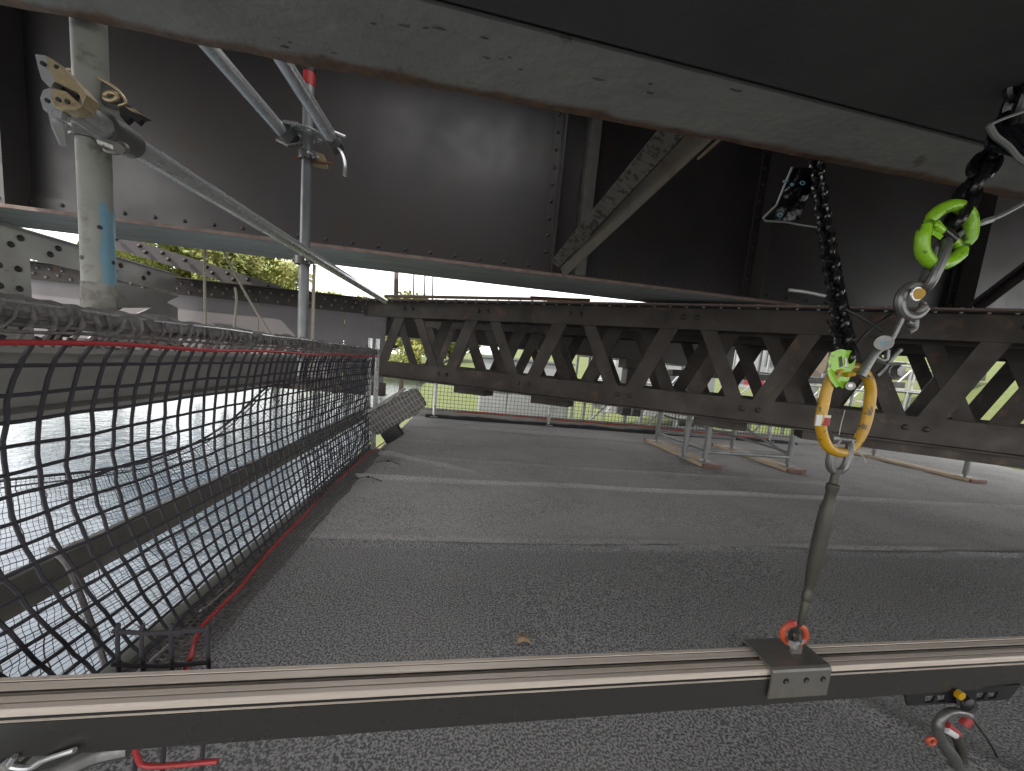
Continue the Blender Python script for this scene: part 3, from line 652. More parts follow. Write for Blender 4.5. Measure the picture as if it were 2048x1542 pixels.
MB().bar((-1.25, BY-.0014-SK*1.25, .2875), (3.2, BY-.0014+SK*3.2, .2875), .002, .0735).build('side_face', 'alu_shaded', ab)  # dark facing paints the front of the beam as in shade
MB().bar((-1.25, BY+.0032-SK*1.25, .3305), (3.2, BY+.0032+SK*3.2, .3305), .0010, .0075).build('side_groove', 'black', ab)  # black strip deepens the shade in this groove
def by_(x): return BY+SK*x
for y_, z_, w_ in ((.0172, .3466, .0034), (.0685, .3474, .0030), (.0392, .3372, .0080), (.0475, .3455, .0040)): MB().bar((-1.25, BY+y_-SK*1.25, z_), (3.2, BY+y_+SK*3.2, z_), w_, .0008).build('shaded_slot', 'slot_shade', ab)  # dark strips paint the shade inside the top grooves
# hanger saddle
hb = thing('hanger_bracket', (1.02, .8, .27), 'bent zinc saddle plate over the aluminium beam, under the orange shackle', 'bracket')
sx0, sx1 = on(1, .80, 1543, 1330).x, on(1, .80, 1667, 1325).x
zb = on(1, .80, 1600, 1391).z
outer = [(.098, .338), (.104, .346), (.104, .355), (.098, .3605), (.088, .362), (-.004, .362), (-.0105, .359), (-.013, .353), (-.013, zb), (-.0085, zb), (-.0085, .352), (-.006, .3565), (-.002, .358), (.088, .3575), (.095, .3565), (.099, .353), (.099, .348), (.094, .342)]
extrude(outer, sx0, sx1, 'saddle', 'galvdark', hb)
m = MB()
hx = [on(1, .80, x, 1358).x for x in (1568, 1610, 1645)]; hz = on(1, .80, 1610, 1358).z
for x in hx: m.tube([(x, by_(x)-.0132, hz), (x, by_(x)-.0140, hz)], .0085, 14)
m.build('bolt_hole', 'black', hb)
m = MB()
for x in hx: m.tube([(x, by_(x)-.0141, hz-.002), (x, by_(x)-.0155, hz-.002)], .0045, 8)
m.build('bolt_head', 'greysteel', hb)
HY = .850                                                    # plane of the rigging
def rg(x, y, yy=HY): return on(1, yy, x, y)
# lug + orange shackle
MB().prism([(-.016, 0), (.016, 0), (.014, .03), (0, .038), (-.014, .03)], .008, frame((1, 0, 0), (0, 0, 1), (0, -1, 0), V((rg(1592, 1298).x, HY, .361)))).build('lug', 'galvdark', hb)
def ring_pts(c, X, Y, a, b, n=28, p=2.0, a0=0, a1=2*math.pi, closed=True):
    out = []
    for i in range(n + (0 if closed else 1)):
        t = a0+(a1-a0)*i/n; cs, sn_ = math.cos(t), math.sin(t)
        out.append(V(c)+V(X)*a*math.copysign(abs(cs)**(2/p), cs)+V(Y)*b*math.copysign(abs(sn_)**(2/p), sn_))
    return out
osk = thing('orange_shackle', rg(1588, 1290), 'orange-red bow shackle on top of the hanger bracket', 'shackle')
c0 = rg(1588, 1268)
MB().tube(ring_pts(c0, (.97, -.2, 0), (0, 0, 1), .031, .030, 24, a0=math.radians(105), a1=math.radians(430), closed=False), .0078, 10).build('bow', 'orange', osk)
MB().dome(c0+V((-.008, 0, .030)), (-.2, 0, 1), .009, .012).build('bow_end', 'redcord', osk)
MB().tube([c0+V((-.02, -.022, -.014)), c0+V((.028, -.006, -.014))], .006, 10).hexnut(c0+V((-.026, -.024, -.014)), (1, .2, 0), .011, .009).build('pin', 'galv', osk)
# turnbuckle
tb = thing('turnbuckle', rg(1595, 1270), 'olive grey turnbuckle between the orange shackle and the yellow ring', 'turnbuckle')
A_, B_ = rg(1597, 1265), rg(1681, 905)
def on_axis(y): return A_.lerp(B_, (1265-y)/(1265-905))
pts = [(1265, .010), (1240, .0125), (1200, .0145), (1196, .0105), (1193, .0105)]
MB().tube([on_axis(y) for y, _ in pts], [r*.68 for _, r in pts], 14).build('lower_rod', 'turn', tb)
pts = [(1198, .013), (1196, .018), (1182, .019), (1178, .016), (1165, .017), (1140, .023), (1090, .0265), (1040, .0262), (1010, .024), (998, .0185), (980, .0175), (976, .021), (966, .0215), (963, .014)]
MB().tube([on_axis(y) for y, _ in pts], [r*.68 for _, r in pts], 20).build('body', 'turn', tb)
m = MB(); m.tube([on_axis(965), on_axis(935)], .0095, 14); m.build('upper_rod', 'turn', tb)
# clevis fork
axu = (B_-A_).normalized(); sxv = V((1, 0, 0)); sxv = (sxv-axu*sxv.dot(axu)).normalized(); fv = sxv.cross(axu)
cb = on_axis(935)
m = MB(); m.tube(ring_pts(cb+axu*.036, sxv, axu, .026, .044, 24, p=2.8, a0=math.radians(118), a1=math.radians(422), closed=False), .0095, 10)
m.build('clevis', 'greysteel', tb)
pl, pr_ = cb+axu*.078-sxv*.028, cb+axu*.078+sxv*.018
MB().tube([pl-sxv*.012, pr_+sxv*.010], .0085, 12).tube([pl-sxv*.018, pl-sxv*.001], .016, 14).build('pin', 'greysteel', tb)
MB().tube(ring_pts(rg(1590, 1275), fv, (0, 0, 1), .014, .018, 16), .006, 8, closed=True).build('lower_eye', 'turn', tb)
# yellow master link
yl = thing('yellow_ring', rg(1695, 830), 'large worn yellow oval ring between turnbuckle and green hook', 'ring')
ypx = [(1650, 884), (1641, 845), (1648, 805), (1655, 775), (1672, 745), (1700, 733), (1728, 745), (1741, 775), (1738, 815), (1730, 850), (1716, 880), (1694, 903), (1668, 902)]
yp = [rg(x, y, HY+(.012 if x > 1690 else -.012)) for x, y in ypx]
n = len(yp); cl = []
for i in range(n):
    a, b, c, d = yp[i-1], yp[i], yp[(i+1) % n], yp[(i+2) % n]
    for k in range(5):
        t = k/5; cl.append(.5*((2*b)+(c-a)*t+(2*a-5*b+4*c-d)*t*t+(3*b-a-3*c+d)*t**3))
MB().tube(cl, .0122, 14, closed=True).build('ring', 'yellow', yl)
tg_ = thing('ring_tag', rg(1645, 842), 'small red and white tag tied round the yellow ring', 'tag')
p = rg(1645, 842, HY-.012)
MB().tube([p+V((.0, 0, -.010)), p+V((0, 0, .010))], .0148, 14).build('band', 'tagred', tg_)
MB().tube([p+V((.0, 0, .0102)), p+V((0, 0, .0165))], .0150, 14).build('white_band', 'tagwhite', tg_)
MB().box((p.x-.030, p.y-.012, p.z-.012), (p.x-.014, p.y-.009, p.z+.016)).build('flap', 'tagwhite', tg_)
# chains
def link_mesh(b, c, X, Y, L_, W2, r): b.tube(ring_pts(c, X, Y, W2, L_, 20, p=2.6), r, 8, closed=True)
def chain(name, pts, pitch, r, label, width=None, m='chain'):
    cv = curve(pts, 12); t = thing(name, cv[0], label, 'chain'); seg = [0]
    for i in range(1, len(cv)): seg.append(seg[-1]+(cv[i]-cv[i-1]).length)
    s_ = 0; k = 0; ph = random.random()
    while s_ < seg[-1]:
        j = max(i for i in range(len(seg)) if seg[i] <= s_); j = min(j, len(cv)-2); f = (s_-seg[j])/(seg[j+1]-seg[j]+1e-9)
        c = cv[j].lerp(cv[j+1], f); d = (cv[j+1]-cv[j]).normalized(); o = d.orthogonal().normalized(); q = d.cross(o)
        a = .5+(k % 2)*math.pi/2+.2*math.sin(k*1.7); X = o*math.cos(a)+q*math.sin(a)
        b = MB(); link_mesh(b, c, X, d, pitch*.5+r*1.02, width or r*2.2, r); b.build('link', m, t); s_ += pitch; k += 1
    return t
top2 = on(1, 1.31, 1634, 335)
chain('sling_chain', [rg(1692, 712), on(1, .93, 1678, 630), on(1, 1.08, 1658, 500), top2, top2+V((-.01, -.0, .12))], .030, .0075, 'glossy black chain rising behind the rusty lip, left of the two', .019)
chain('sling_chain', [rg(1698, 708)+V((.016, .02, 0)), on(1, .95, 1686, 630)+V((.016, .02, 0)), on(1, 1.10, 1664, 500)+V((.014, .02, 0)), top2+V((.014, .02, 0)), top2+V((.004, .02, .12))], .030, .0070, 'second glossy black chain, twisted just behind the left chain', .018)
chain('sling_chain', [on(1, .84, 1915, 432), on(1, .86, 1960, 345), on(1, .88, 2000, 275), on(1, .86, 2035, 190), on(1, .84, 2075, 70)], .054, .0105, 'heavy black chain entering at the upper right above the green hook', .021)
# green hooks
def slab3(name, m, pts, y0, th, par, bev=.003):
    b = MB(); A = [b.b.verts.new(on(1, y0, x, y)) for x, y in pts]; B = [b.b.verts.new(on(1, y0+th, x, y)) for x, y in pts]
    f1 = b.b.faces.new(A); b.b.faces.new(B[::-1]); n = len(pts)
    for i in range(n): b.b.faces.new((A[i], A[(i+1) % n], B[(i+1) % n], B[i]))
    if bev:
        ed = [e for e in b.b.edges if e.calc_face_angle(0) > .6 and (e in f1.edges)]
        bmesh.ops.bevel(b.b, geom=ed, offset=bev, segments=3, affect='EDGES')
    return b.build(name, m, par, ang=50)
gh = thing('green_hook', on(1, .83, 1890, 480), 'lime green coupling link between the upper right chain and grey shackle', 'hook')
def arc_px(cx, cy, a, b, rot, a0, a1, n=14):
    out = []
    for i in range(n+1):
        t = math.radians(a0+(a1-a0)*i/n); x, y = a*math.cos(t), b*math.sin(t); c, s_ = math.cos(rot), math.sin(rot)
        out.append((cx+x*c-y*s_, cy+x*s_+y*c))
    return out
R_ = -1.05
o1 = arc_px(1893, 470, 63, 44, R_, 95, 268)
o2 = arc_px(1893, 470, 63, 44, R_, -85, 88)
MB().tube([on(1, .822, x, y) for x, y in o1], [.009]+[.0145]*13+[.010], 12).build('left_half', 'green', gh)
MB().tube([on(1, .835, x, y) for x, y in o2], [.010]+[.0145]*13+[.009], 12).build('right_half', 'green', gh)
MB().tube([on(1, .82, 1868, 452), on(1, .835, 1915, 490)], .011, 12).dome(on(1, .815, 1873, 450), (0, -1, 0), .007).build('pin', 'green', gh)
MB().tube([on(1, .826, 1880, 462), on(1, .83, 1902, 480)], .015, 12).build('bush', 'chain', gh)
slab3('hook_ear', 'green', [(1850, 470), (1856, 448), (1880, 440), (1896, 462), (1880, 480), (1866, 470)], .818, .022, gh)
g2 = thing('green_hook', rg(1685, 745), 'scuffed lime green shortening hook at the foot of the black chains', 'hook')
slab3('body', 'green', [(1662, 705), (1680, 698), (1705, 702), (1712, 720), (1706, 742), (1698, 760), (1685, 778), (1672, 765), (1660, 745), (1656, 722)], HY-.020, .034, g2, .005)
slab3('cheek', 'green', [(1658, 735), (1668, 742), (1680, 772), (1672, 775), (1660, 760), (1655, 745)], HY-.030, .05, g2, .003)
slab3('slot', 'black', [(1678, 715), (1684, 712), (1686, 732), (1680, 735)], HY-.0212, .001, g2, 0)
slab3('size_mark', 'tagwhite', [(1690, 716), (1694, 714), (1694, 731), (1697, 731), (1697, 733), (1687, 733), (1687, 731), (1690, 731), (1690, 719), (1687, 719)], HY-.0212, .001, g2, 0)
MB().tube([rg(1692, 750, HY-.024), rg(1708, 748, HY-.024)], .006, 8).build('pin', 'yellow', g2)
MB().tube([rg(1701, 772, HY-.03), rg(1701, 772, HY+.01)], .010, 16).build('pin_boss', 'greysteel', g2)
MB().tube([rg(1701, 771, HY-.0305), rg(1701, 771, HY-.033)], .0045, 12).build('pin_end', 'galv', g2)
# grey link chain between the hooks
gl = thing('grey_link', on(1, .83, 1872, 520), 'long grey steel link hanging from the upper green hook', 'link')
a, b = on(1, .825, 1886, 490), on(1, .825, 1852, 572); d = (b-a).normalized(); X = (d.cross(V((0, 1, 0))).normalized()*.45+V((0, 1, 0))*.9).normalized()
MB().tube(ring_pts((a+b)/2, X, d, .019, (b-a).length/2+.006, 24, p=2.6), .0105, 10, closed=True).build('link', 'greysteel', gl)
gs = thing('bow_shackle', on(1, .83, 1826, 600), 'dull grey bow shackle with a yellow pin band', 'shackle')
c = on(1, .83, 1826, 602)
MB().tube(ring_pts(c, (1, 0, .25), (-.25, 0, 1), .036, .036, 26, a0=math.radians(35), a1=math.radians(325), closed=False), .0115, 10).build('bow', 'greysteel', gs)
MB().tube([on(1, .806, 1835, 588), on(1, .85, 1834, 590)], .0135, 14).build('pin_band', 'yellow', gs)
MB().tube(ring_pts(on(1, .808, 1833, 588), (1, 0, 0), (0, 0, 1), .0145, .0145, 18), .003, 6, closed=True).build('pin_rim', 'galv', gs)
MB().tube([on(1, .825, 1850, 612), on(1, .835, 1812, 640)], .0085, 10).build('lower_pin', 'greysteel', gs)
sw = thing('swivel_arm', on(1, .84, 1770, 690), 'grey forged arm with a round blue-centred bolt above the yellow ring', 'coupling')
def arm(pts, rr, nm, m='greysteel', yy=.835): MB().tube(curve([on(1, yy, x, y) for x, y in pts], 6), rr, 12, flat=.7).build(nm, m, sw)
arm([(1808, 628), (1797, 650), (1786, 672), (1775, 690)], .0095, 'upper_arm')
arm([(1768, 690), (1750, 705), (1735, 728), (1722, 752)], .0105, 'left_prong')
arm([(1775, 700), (1772, 718), (1760, 722), (1745, 712)], .008, 'cross_bar')
arm([(1800, 700), (1785, 715), (1768, 738), (1752, 752)], .0085, 'right_prong', yy=.86)
MB().tube([on(1, .815, 1768, 686), on(1, .85, 1768, 686)], .018, 20).build('boss', 'greysteel', sw)
MB().tube([on(1, .8135, 1768, 686), on(1, .8150, 1768, 686)], .006, 16).build('bolt', 'blue', sw)
hk = thing('small_hook', on(1, .86, 1820, 650), 'small dull grey hook curling right beneath the shackle', 'hook')
MB().tube(curve([on(1, .86, x, y) for x, y in ((1846, 606), (1835, 628), (1812, 640), (1822, 648), (1830, 640), (1828, 656), (1815, 664))], 5), .0075, 9).build('hook', 'greysteel', hk)
tag(MB().hexnut(on(1, .86, 1786, 742), (0, -1, 0), .014, .02).tube([on(1, .85, 1770, 728), on(1, .85, 1812, 727)], .003, 6).tube(ring_pts(on(1, .86, 1790, 742), (1, 0, 0), (0, 0, 1), .018, .018, 16), .004, 7, closed=True).build('split_pin', 'greysteel'), 'small round pin with split ring right of the yellow ring', 'pin')
for pts, lab, m_n, r_ in ((((1895, 488), (1930, 462), (1960, 447), (2000, 432), (2070, 395)), 'thick pale wire strapped across the upper green hook', 'cable', [.004]*4+[.006]*12+[.008]*6+[.005]*11),
                 (((1710, 690), (1745, 655), (1790, 625), (1815, 618)), 'thin black wire from the black chains to the shackle', 'black', .003),
                 (((1690, 618), (1730, 640), (1765, 662)), 'thin black wire slanting down to the forged arm', 'black', .003),
                 (((1578, 580), (1610, 584), (1650, 592)), 'short pale wire stub sticking out left of the chain', 'cable', .004),
                 (((1718, 905), (1728, 915), (1732, 925)), 'wisp of pale cord under the yellow ring', 'rope', .0015),
                 (((1690, 820), (1682, 850), (1676, 880)), 'thin slack string inside the yellow ring', 'rope', .0012)):
    tag(MB().tube(curve([on(1, .84 if m_n != 'black' else .87, x, y) for x, y in pts], 8), r_, 6).build('wire', m_n), lab, 'wire')
# hanging black pouch with wire outline, and grey tag at the corner
po = thing('plastic_pouch', on(1, 1.33, 1580, 400), 'shiny black plastic pouch hanging left of the black chains', 'pouch')
pp = [(1586, 333), (1640, 345), (1628, 385), (1610, 428), (1585, 441), (1530, 440), (1540, 424), (1556, 412), (1566, 370)]
def pou(u, v):
    l0, r0 = V((1586, 335, 0)), V((1638, 345, 0)); l1, r1 = V((1524, 442, 0)), V((1600, 442, 0))
    if v > .62: lx = lerp(1552, 1524, (v-.62)/.38)
    else: lx = lerp(1588, 1552, v/.62)
    rx = lerp(1640, 1598, v); yy = lerp(335, 441, v)
    return on(1, 1.31+.012*noise.noise(V((u*3, v*4, 0)))-.02*math.sin(math.pi*u)*math.sin(math.pi*v), lerp(lx, rx, u), yy)
m = MB().grid(pou, 14, 16); bmesh.ops.solidify(m.b, geom=m.b.faces[:], thickness=.01); m.build('sheet', 'pouch', po)
MB().tube([on(1, 1.29, x, y) for x, y in ((1584, 335), (1553, 410), (1526, 436), (1530, 442), (1570, 444), (1600, 450), (1636, 455))], .0035, 6).build('wire_edge', 'cable', po)
m = MB()
for x, y, r_ in ((1584, 369, .006), (1605, 366, .009), (1569, 363, .006), (1560, 430, .010)):
    m.tube(ring_pts(on(1, 1.285, x, y), (1, 0, 0), (0, 0, 1), r_, r_*.6, 10), .002, 5, closed=True)
m.build('eyelet', 'blue', po)
tt = thing('clear_tag', on(1, .80, 2010, 270), 'grey plastic tag with curled rim at the right edge over the heavy chain', 'tag')
m = MB().grid(lambda u, v: on(1, .80-.01*math.sin(3*u), lerp(1976, 2110, u), lerp(258-22*u, 300+40*u, v)), 8, 4); bmesh.ops.solidify(m.b, geom=m.b.faces[:], thickness=.004); m.build('sheet', 'pouch', tt)
MB().tube(curve([on(1, .79, x, y) for x, y in ((1978, 250), (1990, 272), (2015, 292), (2035, 315), (2060, 332))], 6), .006, 7).build('lower_rim', 'cable', tt)
MB().tube(curve([on(1, .79, x, y) for x, y in ((1978, 250), (2005, 238), (2050, 222), (2100, 205))], 6), .003, 7).build('upper_rim', 'cable', tt)
# ---- fittings under the beam
pp_ = thing('perforated_plate', (1.5, .8, .24), 'black perforated plate bolted beneath the aluminium beam at lower right', 'plate')
X0 = on(1, .84, 1805, 1388); X1 = on(1, .84, 2038, 1374)
mxp = frame((X1-X0).normalized(), (0, 0, 1), (0, -1, 0), (X0+X1)/2+V((0, .0, -.020)))
hl = (X1-X0).length/2
MB().plate_holes([(-hl, .03), (-hl+.025, -.018), (-.02, -.018), (.0, -.03), (.03, -.018), (hl-.03, -.018), (hl, .03)],
                 [[(x-.014, -.012), (x+.014, -.010), (x+.018, .012), (x-.018, .011)] for x in (-.11, -.068, .068, .11)], .006, mxp).build('plate', 'black', pp_)
MB().hexnut(on(1, .825, 1914, 1386), (0, -1, 0), .013, .012).build('bolt', 'yellow', pp_)
us = thing('hanging_shackle', on(1, 0.835, 1900, 1450), 'heavy grey shackle dangling under the beam with red and white tape', 'shackle')
MB().dome(on(1, 0.815, 1934, 1408), (0, -1, 0), .022, .012, 16).tube([on(1, 0.855, 1934, 1406), on(1, 0.815, 1934, 1408)], .021, 16).build('pin_head', 'black', us)
MB().tube(curve([on(1, 0.825, x, y) for x, y in ((1938, 1432), (1920, 1424), (1898, 1424), (1880, 1440), (1876, 1465), (1888, 1490), (1905, 1512), (1912, 1530))], 6), [.011]*20+[.0135]*10+[.016]*13, 12).build('bow', 'greysteel', us)
MB().tube(curve([on(1, 0.835, x, y) for x, y in ((1912, 1532), (1922, 1505), (1914, 1478), (1902, 1460)  )], 6), .013, 12).build('rear_leg', 'turn', us)
MB().tube([on(1, 0.820, 1926, 1450), on(1, 0.820, 1938, 1436)], .0115, 12).build('red_tape', 'tagred', us)
MB().tube([on(1, 0.820, 1892, 1448), on(1, 0.820, 1914, 1466)], .010, 12).build('tape_wrap', 'tagred', us)
MB().tube([on(1, 0.818, 1889, 1456), on(1, 0.818, 1908, 1468)], .011, 12).build('white_tape', 'tagwhite', us)
MB().tube(ring_pts(on(1, 0.825, 1862, 1482), (1, 0, -.4), (.4, 0, 1), .013, .010, 14), .005, 8, closed=True).build('split_pin', 'orange', us)
tag(MB().tube(curve([on(1, 0.845, x, y) for x, y in ((1940, 1432), (1965, 1465), (1990, 1505), (2012, 1560))], 6), .0028, 6).build('wire', 'black'), 'thin black wire trailing from the hanging shackle to the corner', 'wire')
bc = thing('beam_clamp', on(1, .66, 80, 1520), 'pale curved clamp jaw under the left end of the aluminium beam', 'clamp')
MB().tube(curve([on(1, .72, x, y) for x, y in ((30, 1512), (22, 1532), (60, 1536), (90, 1520), (150, 1500))], 6), .005, 8).build('rod', 'galv', bc)
MB().tube(curve([on(1, .745, x, y) for x, y in ((0, 1530), (40, 1560), (110, 1550), (190, 1512), (260, 1495))], 6), .016, 10, flat=.6).build('jaw', 'greysteel', bc)
# ---- piece of net and cord looped round the beam at left
ns = thing('net_scrap', on(1, .84, 330, 1300), 'small piece of black net tied round the aluminium beam', 'net')
m = MB(); P_ = lambda x, y, yy=.87: on(1, yy, x, y)
for x in (235, 283, 342, 415): m.tube(curve([P_(x+2, 1248), P_(x, 1290), P_(x+3, 1345), V((P_(x, 1350).x, .87, .25))], 4), .0042, 6)
for y0 in (1262, 1328): m.tube(curve([P_(x, y0+dy) for x, dy in ((225, 0), (283, 4), (342, 3), (420, -4))], 4), .005, 6)
for x in (275, 330, 408): m.tube([on(1, .775, x, 1470), on(1, .775, x-6, 1545), on(1, .78, x-10, 1600)], .0045, 6)
m.build('mesh_cords', 'net', ns)
tag(MB().tube(curve([on(2, .05, 388, 1290), on(1, .93, 385, 1312), on(1, .90, 370, 1334), on(1, .89, 366, 1350)], 6), .005, 8).build('red_cord', 'redcord'), 'loose red cord end dropping behind the beam through the net piece', 'cord')
tag(MB().tube(curve([on(1, .77, x, y) for x, y in ((266, 1480), (275, 1515), (290, 1531), (350, 1530), (436, 1522))], 6), .0052, 8).build('red_cord', 'redcord'), 'short red cord crossing beneath the aluminium beam at lower left', 'cord')
# leaf
lf = on(2, .012, 1046, 1278)
m = MB().grid(lambda u, v: lf+V(((u-.5)*.055*(1-.3*abs(v-.4)), (v-.5)*.05, .010*math.sin(u*3.1)+.006*math.sin(v*5))), 8, 8); bmesh.ops.solidify(m.b, geom=m.b.faces[:], thickness=.0015)
tag(m.build('dry_leaf', 'leafdry'), 'dry tan leaf lying alone on the felt', 'leaf')
tag(MB().dome(on(2, .005, 690, 1052), (0, 0, 1), .008).build('pebble', 'palesteel'), 'tiny pale crumb on the felt near the red cord', 'crumb')
lit = random.Random(4)
for (px_, py_), lab in (((690, 1050), 'pale chip of grit nearest the red cord'), ((832, 1050), 'grit chip right of the pale crumb'), ((1110, 905), 'grit chip far out in front of the trestle'), ((1420, 1160), 'grit chip left of the turnbuckle'), ((560, 1240), 'grit chip close to the beam at left'), ((1850, 1180), 'grit chip on the felt right of the turnbuckle'), ((1300, 1460), 'grit chip on the felt below the beam')):
    p = on(2, .012, px_+12, py_); m = MB(); m.dome(p, (0, 0, 1), lit.uniform(.004, .008), .004, 6)
    tag(m.build('grit_chip', lit.choice(['palesteel', 'leafdry'])), lab, 'grit')
# ================================================================ trestles and boards on the deck
def board(x, y0, y1, lab):
    t = thing('scaffold_board', (x, y0, .02), lab, 'board', 'timber boards under the trestle legs')
    MB().box((x-.13, y0+.03, .016), (x+.13, y1-.03, .056), bev=.004).build('plank', 'wood', t)
    MB().box((x-.132, y0, .015), (x+.132, y0+.03, .058)).build('end_band', 'woodend', t); MB().box((x-.132, y1-.03, .015), (x+.132, y1, .058)).build('end_band', 'woodend', t)
board(3.18, 4.32, 5.95, 'pale board under the left trestle legs, leftmost of the boards')
board(4.42, 4.36, 5.95, 'pale board under the middle trestle leg, centre of the three boards')
board(7.46, 4.45, 6.3, 'pale board on its own at far right under the short leg')
def leg(t, x, y, z1):
    MB().pipe((x, y, .09), (x, y, z1), .034).build('leg', 'dullzinc', t); MB().tube([(x, y, .06), (x, y, .2)], .016, 8).build('jack', 'greysteel', t)
    MB().box((x-.07, y-.07, .057), (x+.07, y+.07, .064)).build('base_plate', 'greysteel', t); MB().hexnut((x, y, .13), (0, 0, 1), .035, .03).build('jack_nut', 'greysteel', t)
t1 = thing('trestle', (3.8, 5.1, .06), 'grey tube trestle bridging the left and middle boards under the lattice', 'trestle')
for x, y in ((3.18, 4.50), (3.16, 5.75), (4.42, 4.52), (4.40, 5.6), (3.02, 4.72)): leg(t1, x, y, .71)
MB().tube([(3.18, 4.5, .19), (4.42, 4.52, .19)], .026, 10).build('ledger', 'dullzinc', t1)
MB().tube([(3.16, 5.75, .22), (4.4, 5.6, .22)], .026, 10).build('ledger', 'dullzinc', t1)
MB().tube([(3.18, 4.5, .2), (3.16, 5.75, .2)], .020, 10).build('ledger', 'dullzinc', t1)
MB().tube([(4.42, 4.5, .2), (4.40, 5.6, .5)], .018, 10).build('brace', 'dullzinc', t1)
MB().tube([(3.2, 5.7, .5), (4.42, 4.5, .25)], .015, 10).build('brace', 'dullzinc', t1)
MB().box((2.95, 4.4, .711), (4.75, 4.62, .80)).build('head_beam', 'truss', t1)
t2 = thing('trestle', (7.4, 5, .06), 'short dark leg trestle on the far right board', 'trestle')
leg(t2, 7.46, 4.62, .60); leg(t2, 7.46, 5.9, .6)
MB().box((6.5, 4.55, .60), (8.4, 4.7, .70)).build('head_beam', 'truss', t2)
bl = thing('packing_beam', tp(7.1, .6), 'dark packing beam hanging just below the lattice girder at right', 'beam')
MB().bar(tp(5.4, .675, .1), tp(7.9, .675, .1), .3, .09).build('timber', 'truss', bl)
for tt_, lab in ((1.55, 'dark packing block under the lattice, leftmost'), (2.75, 'dark packing block under the lattice, middle'), (4.7, 'dark packing block under the lattice above the trestle')):
    tag(MB().bar(tp(tt_-.25, .665, .2), tp(tt_+.25, .665, .2), .28, .10).build('packing_block', 'truss'), lab, 'block')
# ================================================================ far edge of platform
for x, lab in ((1.58, 'short galvanised guard post at the far platform edge, left of the trestle'), (-.55, 'slim guard post at the far left corner of the far mesh'), (6.2, 'short guard post at the far edge right of the trestle')):
    t = thing('guard_post', (x, 6.88, .02), lab, 'post')
    MB().pipe((x, 6.88, .03), (x, 6.88, .72), .030).build('tube', 'galv', t); MB().box((x-.07, 6.81, .02), (x+.07, 6.95, .03)).build('foot', 'galv', t)
fm = thing('far_mesh_fence', (2, 7.05, .1), 'black grid fence along the far edge in front of the grass', 'mesh fence')
m = MB(); x = -.9
while x < 10.5: m.tube([(x, 7.05, .1), (x+.01*math.sin(x*9), 7.05, .66)], .0042, 4, caps=False); x += .07
z = .12
while z < .67: m.tube([(-.9, 7.05, z), (4, 7.055, z-.01), (10.5, 7.05, z)], .0042, 4, caps=False); z += .07
m.build('mesh', 'net', fm)
MB().tube([(-.9, 7.06, .67), (10.5, 7.06, .67)], .02, 8).build('top_rail', 'palesteel', fm)
tag(MB().box((-.9, 7.09, -.02), (10.5, 7.12, .15), bev=.004).build('toe_board', 'palesteel'), 'long pale toe board along the far edge of the platform', 'toe board')
tag(MB().tube([V((x, 7.0+.02*noise.noise(V((x, 0, 0))), .13+.03*noise.noise(V((x*1.3, 5, 0)))-.012*max(0, x-1))) for x in [-.2+i*.15 for i in range(44)]], .013, 7).build('hose', 'orange'), 'orange-red hose lying along the far platform edge', 'hose')
def roll(u, v):
    x = lerp(-.7, 6.8, u); a = math.pi*v; r_ = .05+.03*noise.noise(V((x*1.5, 0, 3)))+.012*noise.noise(V((x*6, v*3, 0)))
    return V((x, 6.9-.08*math.cos(a)*1.2, -.005+r_*math.sin(a)*1.2))
tag(MB().grid(roll, 120, 8).build('felt_roll', 'tarp'), 'rumpled black felt edge turned up along the far side', 'felt')
# ================================================================ background site
def tower(x, y, z0, z1, n, lab, sx=1.5, sy=1.0, levels=(0, .9, 1.8, 2.7)):
    t = thing('scaffold_tower', (x, y, z0), lab, 'scaffold')
    for i in range(n):
        for yy in (y, y+sy):
            MB().tube([(x+i*sx, yy, z0), (x+i*sx, yy, z1)], .035, 8).build('standard', 'dullzinc', t)
    for L_ in levels:
        z = z0+.3+L_
        if z > z1: continue
        b = MB()
        for yy in (y, y+sy): b.tube([(x, yy, z), (x+(n-1)*sx, yy, z)], .028, 8)
        for i in range(n): b.tube([(x+i*sx, y, z), (x+i*sx, y+sy, z)], .028, 8)
        b.build('ledgers', 'dullzinc', t)
    b = MB()
    for i in range(n-1): b.tube([(x+i*sx, y, z0+.3), (x+(i+1)*sx, y, z0+1.9)], .022, 8)
    b.build('braces', 'galv', t)
    MB().box((x-.1, y+.02, z0+1.24), (x+(n-1)*sx+.1, y+sy-.02, z0+1.29)).build('platform', 'palesteel', t)
    return t
tower(2.9, 8.9, -.6, 2.6, 3, 'galvanised scaffold bay behind the middle of the lattice girder', levels=(0, .9, 1.8))
tower(6.3, 9.4, -.6, 3.0, 4, 'galvanised scaffold bays behind the yellow ring')
tower(12.5, 10.5, .2, 4.4, 3, 'galvanised scaffold bay at far right against the grass', levels=(.9, 1.8, 2.7))
tower(4.2, 11.0, -.5, 2.3, 3, 'dull scaffold bay low behind the middle lacing bars', sx=1.2, levels=(.4, 1.1, 1.8))
tower(9.6, 10.2, -.3, 3.4, 3, 'scaffold bay directly behind the crossing bars right of the yellow ring', sx=1.3, levels=(.5, 1.3, 2.1, 2.9))
for q, lab in (((1330, 690, 2060, 705, 9.0), 'long dark timber lying across the scaffold bays, upper'), ((1340, 745, 1800, 770, 9.3), 'long dark timber lying across the scaffold bays, lower')):
    tag(MB().bar(at(q[0], q[1], q[4]), at(q[2], q[3], q[4]+1), .25, .16, bev=.01).build('scaffold_timber', 'truss'), lab, 'timber')
dr = thing('cable_drum', at(1655, 715, 8.6), 'round wooden cable drum on edge behind the lattice, left of the green hook', 'drum')
c = at(1662, 712, 8.6); q = V((1, -.55, .15)).normalized()
